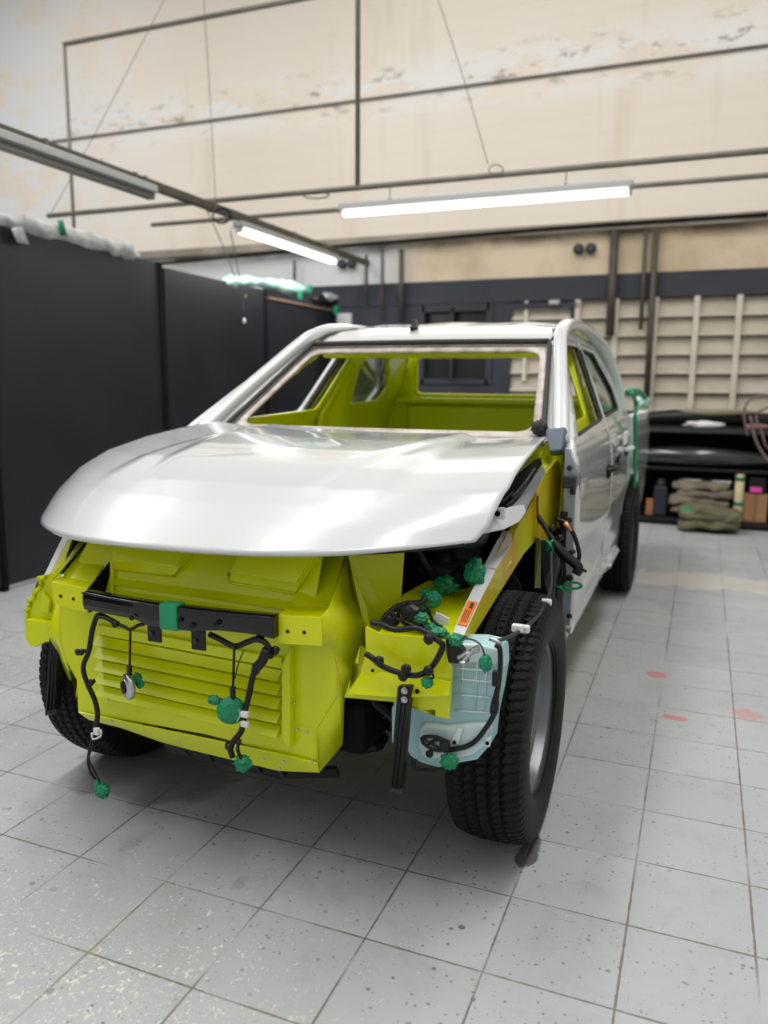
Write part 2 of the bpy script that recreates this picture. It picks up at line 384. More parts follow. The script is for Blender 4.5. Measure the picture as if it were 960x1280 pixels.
# block lattice of tilted cream slats between posts
LAT = mat('cream_lattice', srgb(186, 176, 160), .8, var=.1, vscale=4); LATL = mat('cream_lattice_post', srgb(208, 200, 184), .8, var=.08, vscale=5)
lat = empty('slatted_wall_panel', (1, YB, 1.0), 'cream wall panel of tilted slats between posts above the work shelves', 'wall panel')
lat['kind'] = 'structure'
b = MB()
for k in range(7):
    z0 = 2.29 - .2 * (k + 1)
    for x0, x1 in ((lx, lx2), (lx2 + .1, 3.6)):
        b.plate([(x0, YB + .075, z0 + .195), (x1, YB + .075, z0 + .195), (x1, YB + .02, z0), (x0, YB + .02, z0)], .01)
o = b.build('slat_panel', LAT, lat); o.location = -lat.location
b = MB()
for k in range(7):
    z0 = 2.29 - .2 * (k + 1)
    for x0, x1 in ((lx, lx2), (lx2 + .1, 3.6)): b.b2((x0, YB - .005, z0 - .004), (x1, YB + .03, z0 + .012))
o = b.build('slat_edge', LATL, lat); o.location = -lat.location
xp = P(868, 430, y=YB).x
for k in range(-3, 6):
    x = xp + .41 * k
    o = MB().b2((x - .03, YB - .03, 1.0), (x + .03, YB + .05, 2.29)).build('post', LATL, lat, bevel=.006); o.location = -lat.location
for u in (658,):
    x = P(u, 390, y=YB).x
    o = MB().b2((x - .02, YB - .02, 1.4), (x + .02, YB + .05, 2.29)).build('post', LATL, lat); o.location = -lat.location

# black board partition on the left
XP = -2.9
def board(y0, y1, z1, label, xo=0., last=False):
    t = empty('partition_board', (XP + xo, (y0 + y1) / 2, 0), label, 'partition', 'black boards of the left partition')
    o = MB().b2((XP - .05 + xo, y0, 0.03), (XP + xo, y1, z1)).build('board', PANEL, t, bevel=.006); o.location = -t.location
    e = MB()
    e.b2((XP - .06 + xo, y1 - .04, 0.0), (XP + .012 + xo, y1, z1 + .005))
    o = e.build('edge_frame', BLKM, t); o.location = -t.location
    if last:
        o = MB().b2((XP - .06 + xo, y0, z1), (XP + .015 + xo, y1, z1 + .02)).build('top_rail', mat('bare_wood', srgb(120, 96, 76), .7), t); o.location = -t.location
y1 = P(203, 330, x=XP).y; y2 = P(334, 370, x=XP).y; y3 = P(418, 386, x=XP).y
board(-3.4, P(2, 600, x=XP).y - .01, 2.3, 'black board at the near left edge, cut by the frame')
board(P(2, 600, x=XP).y, y1 - .02, 2.31, 'wide black board nearest the truck, first full board from the left')
board(y1 + .02, y2 - .02, 2.285, 'middle black partition board below the hanging pull cord')
board(y2 + .02, y3, 2.2, 'black board with bare wood top rail, farthest down the partition', .0, True)

# overhead conduits, rails and lights
def cyl(name, a, b, r, m, label, cat, group=None, n=10):
    a, b = Vector(a), Vector(b); t = MB().tube([a, b], r, n, 1).build(name, m, None, True); tag(t, label, cat, group); return t
ZR = 2.80
xr = P(275, 262, z=ZR).x
ya = P(0, 160, z=ZR).y; yb = P(442, 320, z=ZR).y
rail = empty('overhead_rail', (xr, 3, ZR), 'dark steel rail running away over the partition with two light fixtures below', 'rail')
o = MB().b2((xr - .03, -3, ZR - .035), (xr + .03, yb + .9, ZR + .03)).build('rail_channel', DRAIL, rail, bevel=.006); o.location = -rail.location
for yy in (ya + .35, ya + 1.3, 2.6, 3.6, 5.0, 5.7):
    o = MB().b2((xr - .036, yy - .015, ZR - .042), (xr + .036, yy + .015, ZR + .038)).build('clamp', GALV, rail, bevel=.003); o.location = -rail.location
YC = 3.75
ca = P(60, 270, y=YC); cb = P(960, 188, y=YC); zc = (P(300, 248, y=YC).z)
cyl('overhead_conduit', (ca.x, YC, zc), (4.4, YC, zc), .022, GALV, 'thick grey conduit crossing the bay just above the long lit tube', 'conduit')
ca2 = P(190, 288, y=5.2); cb2 = P(960, 210, y=5.2)
cyl('overhead_conduit', (ca2.x, 5.2, (ca2.z + cb2.z) / 2), (4.4, 5.2, (ca2.z + cb2.z) / 2), .022, GALV, 'thin grey conduit crossing the bay, lower and behind the thick one', 'conduit')
pa = P(447, 245, y=YC); pb = P(447, -40, y=YC)
cyl('hanger_pole', (pa.x, YC, zc), (pa.x, YC, 7.6), .02, GALV, 'grey vertical hanger pole in the middle above the conduit', 'pole')
pa = P(88, 200, y=YC + 1.2)
zt = P(82, 55, y=YC + 1.2).z
cyl('hanger_pole', (pa.x, YC + 1.2, 2.3), (pa.x, YC + 1.2, zt), .018, GALV, 'grey vertical hanger pole at the upper left', 'pole')
cyl('overhead_conduit', (pa.x, YC + 1.2, zt), (4.4, YC + 1.2, zt), .025, GALV, 'grey conduit at the top left running off the top of the photo', 'conduit')
w0 = P(60, 180, y=YB - .03); w1 = P(960, 55, y=YB - .03); zz = P(500, 118, y=YB - .03).z
cyl('wall_conduit', (-10.4, YB - .02, zz), (4.4, YB - .02, zz), .014, GALV, 'thin straight conduit high along the cream back wall', 'conduit', n=6)
def fixture(p0, p1, label, lit, rod=.13):
    p0, p1 = Vector(p0), Vector(p1); c = (p0 + p1) / 2; L = (p1 - p0).length; d = (p1 - p0).normalized()
    t = empty('fluorescent_light', c, label, 'light fixture')
    R = Matrix((d, Vector((-d.y, d.x, 0)), Vector((0, 0, 1)))).transposed()
    def add(name, m, c_, s, bev=.004):
        o = MB().box((0, 0, 0), s).build(name, m, t, bevel=bev); o.matrix_local = Matrix.Translation(R @ Vector(c_)) @ R.to_4x4(); return o
    add('housing', FIXT, (0, 0, .045), (L + .06, .11, .05), .01)
    o = add('reflector', FIXT, (0, 0, .018), (L + .04, .15, .006), .002)
    for s in (-1, 1): add('tube_holder', FIXT, (s * (L / 2 + .01), 0, -.002), (.02, .07, .05))
    for s in (-1, 1):
        o = MB().tube([(-L / 2, s * .022, -.012), (L / 2, s * .022, -.012)], .014, 12, 1).build('fluorescent_tube', TUBE if lit else TUBEOFF, t, True); o.rotation_euler = R.to_euler()
    for s in (-.32, .3):
        o = add('mounting_clip', DRAIL, (s * L, 0, .078), (.025, .03, .02))
    for s in (-.32, .3):
        o = MB().tube([(s * L, 0, .1), (s * L, 0, rod)], .004, 6, 1).build('suspension_rod', DRAIL, t); o.rotation_euler = R.to_euler()
    if lit:
        l = bpy.data.lights.new('tube_light', 'AREA'); l.shape = 'RECTANGLE'; l.size = L; l.size_y = .06; l.energy = 16
        lo_ = bpy.data.objects.new('tube_light', l); C.objects.link(lo_); lo_.parent = t; lo_.rotation_euler = R.to_euler(); lo_.location = (0, 0, -.03)
    return t
ZF = 2.72
a = P(430, 268, y=YC); b2_ = P(786, 237, y=YC); yy = YC; ZF = (a.z + b2_.z) / 2
fixture((a.x, yy, ZF), (b2_.x, yy, ZF), 'long lit fluorescent fixture hanging across the middle of the bay', True, zc - ZF - .015)
ZF = 2.672
a = P(291, 288, z=ZF); b2_ = P(424, 326, z=ZF); xx = (a.x + b2_.x) / 2
fixture((xx, a.y, ZF), (xx, b2_.y, ZF), 'lit fluorescent fixture under the dark rail, going away from view', True)
b2_ = P(190, 244, z=ZF); fixture((b2_.x - .02, b2_.y - 2.4, ZF), (b2_.x - .02, b2_.y, ZF), 'unlit fluorescent fixture at the upper left, cut by the frame', False)
def wire(pts, r, label, m=DRAIL, cat='wire', name='hanging_wire', group=None):
    return tag(MB().tube(pts, r, 6, 3).build(name, m, None, True), label, cat, group)
wire([P(548, 0, y=YC), P(580, 100, y=YC), P(610, 205, y=YC)], .003, 'thin wire slanting down above the long lit fixture')
wire([P(255, 0, y=3.5), P(263, 130, y=3.5), P(270, 262, y=3.4)], .003, 'thin wire dropping to the crossing of rail and conduit')
wire([P(205, 0, y=3.9), P(120, 165, y=3.8), P(62, 270, y=YC)], .003, 'thin wire slanting down to the left conduit end')
rg = MB().tube([P(620 + 9 * math.cos(t), 212 + 6 * math.sin(t), y=YC - .02) for t in [k * .7 for k in range(9)]], .004, 6, 3, closed=True).build('wire_loop', DRAIL, None, True); tag(rg, 'small coil of wire on the conduit above the long fixture', 'wire')
rg = MB().tube([P(395 + 16 * math.cos(t), 244 + 4 * math.sin(t), y=YC - .05) for t in [k * .7 for k in range(9)]], .006, 6, 3, closed=True).build('wire_loop', DRAIL, None, True); tag(rg, 'flattened loop of wire on the conduit left of the hanger pole', 'wire')
rg = MB().tube([P(277 + 11 * math.cos(t), 270 + 9 * math.sin(t), y=3.6) for t in [k * .7 for k in range(9)]], .008, 6, 3, closed=True).build('wire_loop', BLKM, None, True); tag(rg, 'dark wire coil where rail and conduit cross', 'wire')
cord = empty('pull_cord', P(305, 400, y=3.5), 'two hanging cords ending in a white pull weight before the partition', 'pull cord')
for pts in ([P(258, 262, y=3.5), P(280, 310, y=3.5), P(300, 365, y=3.5), P(306, 392, y=3.5)], [P(288, 288, y=3.5), P(296, 330, y=3.5), P(304, 372, y=3.5)]):
    o = MB().tube(pts, .005, 6, 3).build('cord', DRAIL, cord, True); o.location = -cord.location
o = MB().blob(P(305.5, 401, y=3.5), (.014, .014, .024), 1, .05, 2).build('weight', PAPER, cord, True); o.location = -cord.location
o = MB().blob(P(307, 371, y=3.5), (.01, .01, .022), 2, .2, 2).build('knot', mat('brass_knot', srgb(140, 120, 60), .5), cord, True); o.location = -cord.location
# pipes and fittings on the back wall
for u, v0, v1, r, lb in ((775, 288, 420, .045, 'thick dark pipe coming down the back wall by the truck roof'), (808, 288, 412, .022, 'short thin pipe between two longer pipes on the back wall'), (827, 285, 503, .032, 'long pipe running down the slatted wall to the shelves'),
                       (458, 318, 380, .018, 'thin short pipe, leftmost of those above the truck roof'), (478, 312, 400, .018, 'thin pipe, second from left above the truck roof'), (502, 312, 402, .03, 'thicker pipe above the roof aerial'), (368, 325, 350, .018, 'short stub pipe above the partition end')):
    a = P(u, v0, y=YB - .1); b_ = P(u - 2, v1, y=YB - .1); a.x -= .05 if u in (827, 775) else 0
    cyl('wall_pipe', a, (a.x, a.y, b_.z), r, mat('pipe_grey', srgb(78, 72, 64), .6, var=.2), lb, 'pipe')
for (u, v, lb) in ((731, 311, 'pair of round black fittings high on the wall right of centre'), (434, 330, 'pair of round black fittings on the white wall left of centre')):
    c = P(u, v, y=YB - .04); t = empty('wall_outlet', c, lb, 'outlet')
    for s in (-1, 1):
        o = MB().lathe([(0, .0), (0, .06), (-.03, .055), (-.035, .03), (-.035, 0)], (s * .065, 0, 0), 'y', 20).build('outlet_face', DGREY, t, True)
# dark conduit under the ledge
b = MB(); b.tube([P(200, 330, y=YB - .1), P(320, 318, y=YB - .1), P(420, 308, y=YB - .1), P(520, 300, y=YB - .1), P(700, 285, y=YB - .1), P(960, 268, y=YB - .1)], .02, 8, 4)
tag(b.build('cable_run', BLKM, None, True), 'dark bundle of cable sagging under the ledge of the back wall', 'cable')
o = MB().b2((P(640, 369, y=YB).x, YB - .03, 2.2), (lx2 + .1, YB - .012, 2.27)).build('door_lintel', NAVY); struct(o); o.name = 'trim_3'
tag(MB().box(P(693, 378, y=YB - .03), (.12, .05, .05)).build('wall_lamp', FIXT, bevel=.01), 'small white lamp box over the dark doorway behind the roof', 'lamp')

# wrapped things lying on the partition
def wrap(pts, rad, name, m, label, cat, seed, n=14):
    b = MB(); pts = [Vector(p) for p in pts]
    b.tube(pts, lambda t: rad * (.75 + .5 * noise.noise(Vector((t * 6, seed, 0)))) * min(1, .35 + 5 * t, .35 + 5 * (1 - t)), n, 10)
    bm = b.bm
    for v in bm.verts: v.co += Vector((noise.noise(v.co * 14 + Vector((seed, 0, 0))), noise.noise(v.co * 14 + Vector((0, seed, 0))), noise.noise(v.co * 14 + Vector((0, 0, seed))))) * rad * .35
    return tag(b.build(name, m, None, True), label, cat)
XT = XP - .03
g = wrap([(XT - .03, .9, 2.36), (XT, 1.6, 2.36), (XT, 2.3, 2.36), (XT, 2.75, 2.345), (XT, 3.0, 2.335)], .075, 'wrapped_bundle', PLAS, 'long bundle in crumpled clear plastic on top of the left partition', 'bundle', 3)
o = MB().tube([P(75 + 0 * k, 275, x=XT + .07) + Vector((.0, 0, 0)) for k in (0,)] + [P(80, 294, x=XT + .07)], .02, 8, 1).build('tape_band', GRN, g, True)
o = MB().plate([P(14, 285, x=XT + .08), P(28, 283, x=XT + .09), P(37, 306, x=XT + .07), P(22, 303, x=XT + .1)], .004).build('loose_flap', PLAS, g, True)
g = wrap([P(278, 352, x=XT), P(310, 352, x=XT), P(350, 357, x=XT), P(386, 364, x=XT)], .07, 'wrapped_bundle', PLASG, 'greenish plastic-wrapped panel on the far partition boards', 'bundle', 5)
for u, v in ((375, 369), (387, 361)): MB().box(P(u, v, x=XT + .06), (.02, .09, .09)).build('tape_band', GRNF, g, bevel=.01)
g = wrap([P(392, 374, x=XT + .02), P(402, 375, x=XT + .02), P(420, 378, x=XT + .02)], .08, 'wrapped_bumper', BLKP, 'dark shape wrapped in clear film at the far end of the partition', 'bundle', 8)
MB().blob(P(412, 372, x=XT + .04), (.07, .2, .05), 3, .3).build('film', PLAS, g, True)
MB().box(P(421, 388, x=XT + .08), (.05, .1, .1)).build('tape_band', GRNF, g, bevel=.01)
pz = P(432, 392, y=6.3); tag(MB().b2((pz.x - .09, 6.25, 0), (pz.x + .09, 6.3, pz.z)).build('paper_board', mat('pale_board', srgb(160, 164, 160), .7), bevel=.01), 'pale upright board behind the far end of the partition', 'board')

# shelves and their contents
SX0 = .30; SY = 5.92
sh = empty('storage_shelf', (1.9, 6.2, 0), 'black metal shelving with three levels along the back wall', 'shelf')
def ch(o, p): o.location = -p.location; return o
for z, t_ in ((.05, .05), (.56, .03), (.93, .035)):
    ch(MB().b2((SX0, SY, z - t_ / 2), (3.3, SY + .6, z + t_ / 2)).build('shelf_board', BLKP if z < .9 else DGREY, sh, bevel=.004), sh)
for x in (SX0 + .02, 3.28):
    for y in (SY + .02, SY + .58): ch(MB().b2((x - .02, y - .02, 0), (x + .02, y + .02, 1.1)).build('upright', BLKM, sh), sh)
ch(MB().b2((SX0, SY + .58, .1), (3.3, SY + .6, 1.05)).build('back_panel', BLKM, sh), sh)
def bow(x0, x1, z, r, name, m, label, yy, sag=.05, seed=1, zr=1.):
    b = MB(); n = 14
    pts = [(x0 + (x1 - x0) * k / n, yy + .12 * math.sin(math.pi * k / n) * -1, z + sag * math.sin(math.pi * k / n)) for k in range(n + 1)]
    b.tube(pts, lambda t: r * (.6 + .45 * math.sin(math.pi * t)), 12, 3)
    for v in b.bm.verts: v.co.z = z + (v.co.z - z) * zr
    return tag(b.build(name, m, None, True), label, 'car bumper')
bow(.5, 2.0, 1.01, .075, 'car_bumper', BLKP, 'dark car bumper lying on the top shelf', SY + .34, .05, 1)
bow(1.0, 1.75, 1.11, .03, 'bumper_trim', mat('khaki_trim', srgb(128, 122, 102), .6), 'khaki trim strip lying over the dark bumper on the top shelf', SY + .24, .0, 2)
bow(.45, 1.95, .66, .085, 'car_bumper', mat('dark_glossy_trim', (.02, .022, .026), .25, coat=.6), 'glossy dark bumper on the middle shelf', SY + .14, .03, 3)
b = MB(); q_ = P(880, 534, y=SY + .07); b.blob((q_.x, q_.y, .993), (.17, .06, .033), 4, .4); tag(b.build('white_rag', RAG, None, True), 'crumpled white rag on the top shelf front', 'rag')
b = MB(); q_ = P(947, 537, y=SY + .07); b.blob((q_.x, q_.y, .985), (.12, .05, .027), 6, .4); tag(b.build('pinkish_cloth', mat('pink_cloth', srgb(150, 110, 110), .8, var=.2), None, True), 'dull pink cloth at the right end of the top shelf', 'cloth')
def folded(c, s, seed, name, m, label, layers=4):
    b = MB(); c = Vector(c)
    for k in range(layers):
        h = 2 * s[2] / layers; zz = c.z - s[2] + h * (k + .5)
        r_ = bmesh.ops.create_icosphere(b.bm, subdivisions=5, radius=1)['verts']
        ox = noise.noise(Vector((k * 1.7, seed, 0))) * .10; sx_ = s[0] * (1 - .12 * noise.noise(Vector((seed, k * 2.3, 1))))
        for v in r_:
            d = v.co.normalized(); f = lambda t, p: math.copysign(abs(t) ** p, t)
            q = Vector((f(d.x, .5) * sx_, f(d.y, .5) * s[1], f(d.z, .6) * h * .62))
            n1 = noise.noise(q * 5 + Vector((seed, k, 0))); n2 = 1 - abs(noise.noise(q * 9 + Vector((k, seed, 4)))) * 2
            q.z += n1 * h * .55 + n2 * .012; q.x += noise.noise(q * 6 + Vector((9, k, seed))) * .05; q.y += n2 * .02
            v.co = q + Vector((c.x + ox, c.y, zz))
    return tag(b.build(name, m, None, True), label, 'tarpaulin')
c0 = P(876, 622, y=SY + .12); folded(c0, (.27, .17, .15), 3, 'folded_tarpaulin', TARP, 'folded grey tarpaulin stacked on the bottom shelf')
c0 = P(885, 652, y=SY - .2); b = folded((c0.x, c0.y, .11), (.28, .18, .10), 9, 'folded_tarpaulin', TARPG, 'olive tarpaulin spilling from the bottom shelf to the floor', 2)
MB().plate([P(850, 636, y=SY - .28), P(858, 633, y=SY - .28), P(884, 642, y=SY - .3), P(880, 646, y=SY - .3), P(862, 643, y=SY - .3)], .01).build('green_patch', GRNF, b)
p0 = P(923, 652, y=SY + .05); p0.z = .076; p1 = P(924, 587, y=SY - .02); p1.z = min(p1.z, .538); p0.x -= .015
t = empty('cardboard_tube', p0, 'cream cardboard tube standing upright with green tape bands', 'tube')
MB().lathe([(0.0, .042), (p1.z - p0.z, .042), (p1.z - p0.z, .034), (.02, .034)], (0, 0, 0), 'z', 24).build('tube_body', TUBEC, t, True, bevel=.002)
for v in (599, 630): MB().lathe([(-.02, .0425), (-.02, .044), (.02, .044), (.02, .0425)], (0, 0, P(923, v, y=SY).z - p0.z), 'z', 24, True).build('tape_band', GRN, t, True)
a = P(944, 640, y=SY + .05)
t = empty('cardboard_box', (a.x, SY + .15, .077), 'brown cardboard box on the bottom shelf beside the cream tube', 'box')
MB().b2((-.11, -.1, 0), (.1, .1, .27)).build('box_body', CARD, t, bevel=.005); MB().b2((-.02, -.102, .0), (.01, -.1, .27)).build('packing_tape', mat('brown_tape', srgb(130, 92, 56), .35), t)
tag(MB().box((a.x, SY + .12, .43), (.16, .12, .16)).build('spray_gun_case', BLKP, bevel=.02), 'small black case on the brown cardboard box', 'case')
tag(MB().box((a.x - .01, SY + .045, .39), (.1, .012, .05)).build('pink_packet', PINK, bevel=.003), 'bright pink packet leaning on the small black case', 'packet')
a = P(829, 625, y=SY + .05)
t = empty('plastic_canister', (a.x - .03, SY + .1, .077), 'tall dark canister at the left end of the bottom shelf', 'canister')
MB().b2((-.065, -.06, 0), (.065, .06, .3)).build('canister_body', mat('navy_plastic', (.015, .02, .03), .4), t, bevel=.02, seg=3); MB().lathe([(.29, .045), (.34, .045), (.36, .03), (.37, .03), (.37, 0)], (0, 0, 0), 'z', 20).build('cap', DGREY, t, True)
a = P(811, 638, y=SY - .02)
tag(MB().box((a.x - .0, SY + .1, .16), (.07, .07, .16)).build('small_carton', mat('orange_card', srgb(150, 96, 60), .8), bevel=.005), 'small orange-brown carton between truck and canister', 'box')
for i, u in enumerate((866, 903)):
    a = P(u, 590, y=SY + .1); tag(MB().box((a.x, SY + .12, .445), (.17, .1, .02)).build('paper_pad', PAPER, bevel=.004), ('pale flat pad on the tarpaulin, left one' if i == 0 else 'pale flat pad on the tarpaulin, right one beside the tube'), 'pad')
b = MB().tube([P(935, 545, y=SY - .12), P(930, 515, y=SY - .12), P(940, 498, y=SY - .1), P(965, 496, y=SY - .1), P(990, 520, y=SY), P(962, 560, y=SY - .1), P(952, 540, y=SY - .14), P(945, 520, y=SY - .14), P(958, 510, y=SY - .1), P(985, 500, y=SY - .1)], .012, 8, 5)
tag(b.build('air_hose', HOSE, None, True), 'greyish pink hose looped at the right end of the shelves', 'hose')
b = MB().tube([P(938, 520, y=SY - .16), P(944, 548, y=SY - .16), P(956, 570, y=SY - .16), P(975, 590, y=SY - .16)], .014, 8, 5)
tag(b.build('air_hose', HOSE, None, True), 'pinkish hose hanging down over the shelf front', 'hose')

# ================================================================== the truck
T = empty('pickup_truck', (0, 0, 0), 'white pickup truck stripped at the front showing lime green body metal', 'pickup truck')
CZ = [(-.30, .955), (-.2, 1.02), (0, 1.085), (.3, 1.13), (.7, 1.165)]
def hood_pt(a, bq, dz=0.):
    """a 0..1 left to right, bq 0..1 front to back"""
    u = a * 2 - 1; au = abs(u)
    yf = -.645 + .345 * au ** 2.8; yr = .64 + .07 * au ** 2
    v = bq
    y = yf + (yr - yf) * v
    w = lerp([(0, .735), (.06, .755), (.25, .765), (.6, .75), (1, .72)], v)
    x = u * w
    zf = .945 + .012 * u
    g = lerp([(0, 0), (.015, .05), (.04, .14), (.08, .27), (.14, .42), (.22, .56), (.35, .71), (.5, .82), (.7, .92), (.85, .97), (1, 1)], v)
    ge = lerp([(0, 0), (.015, .04), (.04, .10), (.1, .28), (.2, .50), (.35, .70), (.55, .84), (.75, .93), (1, 1)], v)
    t = au ** 3
    g = g * (1 - t) + ge * t
    zr = 1.152 + .03 * u * u - .012 * u
    z = zf + (zr - zf) * g
    z += .022 * math.sin(math.pi * min(1, v * 1.1)) * (1 - au ** 2) * .8
    z += .013 * ss(.66, .56, au) * ss(.10, .4, v) * 1.0 - .008 * ss(.35, .0, abs(au - .30)) * 0
    # crease lines that draw in towards the nose
    ce = .30 + .32 * v
    z += .010 * ss(ce + .05, ce - .03, au) * ss(.12, .45, v)
    return Vector((x, y, z + dz))
hb = MB(); hb.grid(lambda a, b_: hood_pt(a, b_), 96, 90)
hood = hb.build('hood', WHITE, T, True, solid=.012)

tag(hood, 'glossy white hood panel')
# hood inner frame and dark liner
hb = MB(); hb.grid(lambda a, b_: hood_pt(.08 + a * .84, .07 + b_ * .88, -.035), 30, 30)
hb.build('hood_liner', BLKM, hood, True, solid=.012)
MB().tube([hood_pt(.02 + .96 * k / 20, .012, -.014) for k in range(21)], .005, 8, 2).build('hood_seal', BLKP, hood, True)

# ---- side skin
XS = [(.25, .815), (.36, .83), (.45, .842), (.6, .855), (.75, .862), (.9, .866), (1.02, .862), (1.10, .85), (1.17, .828), (1.25, .792), (1.4, .725), (1.5, .68), (1.58, .64), (1.66, .60)]
def xs(z, y=1.):
    return lerp(XS, z)
def SP(u, v):
    x = .85
    for k in range(12):
        p = P(u, v, x=x); x = .5 * x + .5 * xs(p.z)
    p = P(u, v, x=x); return (p.y, p.z)
def side_panel(outline, holes, sgn, inset=0., thick=.004):
    bm = bmesh.new(); edges = []
    for lp in [outline] + list(holes):
        vs = [bm.verts.new((0, y, z)) for y, z in lp]
        for i in range(len(vs)): edges.append(bm.edges.new((vs[i], vs[(i + 1) % len(vs)])))
    bmesh.ops.triangle_fill(bm, edges=edges, use_beauty=True, normal=(1, 0, 0))
    ys = [p[0] for p in outline]; zs = [p[1] for p in outline]
    z = .3
    while z < 1.7:
        if min(zs) < z < max(zs): bmesh.ops.bisect_plane(bm, geom=bm.verts[:] + bm.edges[:] + bm.faces[:], plane_co=(0, 0, z), plane_no=(0, 0, 1))
        z += .03
    y = -1
    while y < 5:
        if min(ys) < y < max(ys): bmesh.ops.bisect_plane(bm, geom=bm.verts[:] + bm.edges[:] + bm.faces[:], plane_co=(0, y, 0), plane_no=(0, 1, 0))
        y += .1
    for v in bm.verts:
        c = smooth_xs(v.co.z)
        # body line and lower recess
        rec = -.012 * ss(.50, .56, v.co.z) * ss(.78, .66, v.co.z)
        v.co.x = sgn * (c + (rec if inset == 0 else 0) - inset)
    m_ = MB(); m_.bm.free(); m_.bm = bm
    return m_
def smooth_xs(z):
    return (xs(z - .03) + xs(z) * 2 + xs(z + .03)) / 4
def rnd(poly, r=.03, n=4):
    out = []; N = len(poly)
    for i in range(N):
        p0, p1, p2 = Vector(poly[i - 1]), Vector(poly[i]), Vector(poly[(i + 1) % N])
        a = p1 + (p0 - p1).normalized() * min(r, (p0 - p1).length * .4); c = p1 + (p2 - p1).normalized() * min(r, (p2 - p1).length * .4)
        for k in range(n + 1):
            t = k / n; q = a * (1 - t) ** 2 + p1 * 2 * t * (1 - t) + c * t * t; out.append((q.x, q.y))
    return out
win_f = rnd([(.80, 1.165), (1.38, 1.50), (1.55, 1.548), (1.91, 1.552), (1.69, 1.195)], .035)
win_r = rnd([(1.82, 1.20), (2.03, 1.552), (2.45, 1.54), (2.70, 1.33), (2.60, 1.22)], .035)
AY = 3.15
arch = [(AY + .45 * math.cos(math.radians(t)), .37 + .45 * math.sin(math.radians(t))) for t in range(180, -1, -15)]
out_fd = [(.80, .42), (1.75, .42), (1.75, .60), (1.75, 1.18), (1.965, 1.58), (1.45, 1.575), (1.30, 1.51), (.66, 1.15), (.62, 1.10), (.60, 1.0), (.60, .62), (.66, .46)]
out_rd = [(1.76, .42), (2.50, .42), (2.66, .60), (2.74, .80), (2.78, 1.0), (2.80, 1.25), (2.74, 1.41), (2.50, 1.568), (1.975, 1.582), (1.76, 1.18)]
out_sill = [(.60, .33), (2.45, .35), (2.52, .38), (2.50, .41), (.80, .41), (.60, .5)]
bed0 = 2.99
out_cab = [(2.69, .60), (2.75, .72), (2.86, .80), (2.985, .82), (2.985, 1.16), (2.95, 1.3), (2.78, 1.53), (2.5, 1.61), (1.4, 1.61), (1.30, 1.52), (1.30, 1.585) , (1.4, 1.64), (2.6, 1.64), (2.9, 1.5), (2.985, 1.3), (2.985, 1.2)]
out_cab = [(2.67, .58), (2.72, .66), (2.80, .70), (2.985, .80), (2.985, 1.25), (2.90, 1.45), (2.70, 1.60), (1.9, 1.64), (1.44, 1.60), (1.44, 1.585), (2.51, 1.58), (2.755, 1.42), (2.815, 1.25), (2.795, 1.0), (2.75, .79)]
out_bed = [(2.995, .80)] + [(AY + .46 * math.cos(math.radians(t)), .37 + .46 * math.sin(math.radians(t))) for t in range(105, 10, -12)] + [(3.64, .42), (4.35, .46), (4.42, .8), (4.40, 1.12), (2.995, 1.17)]
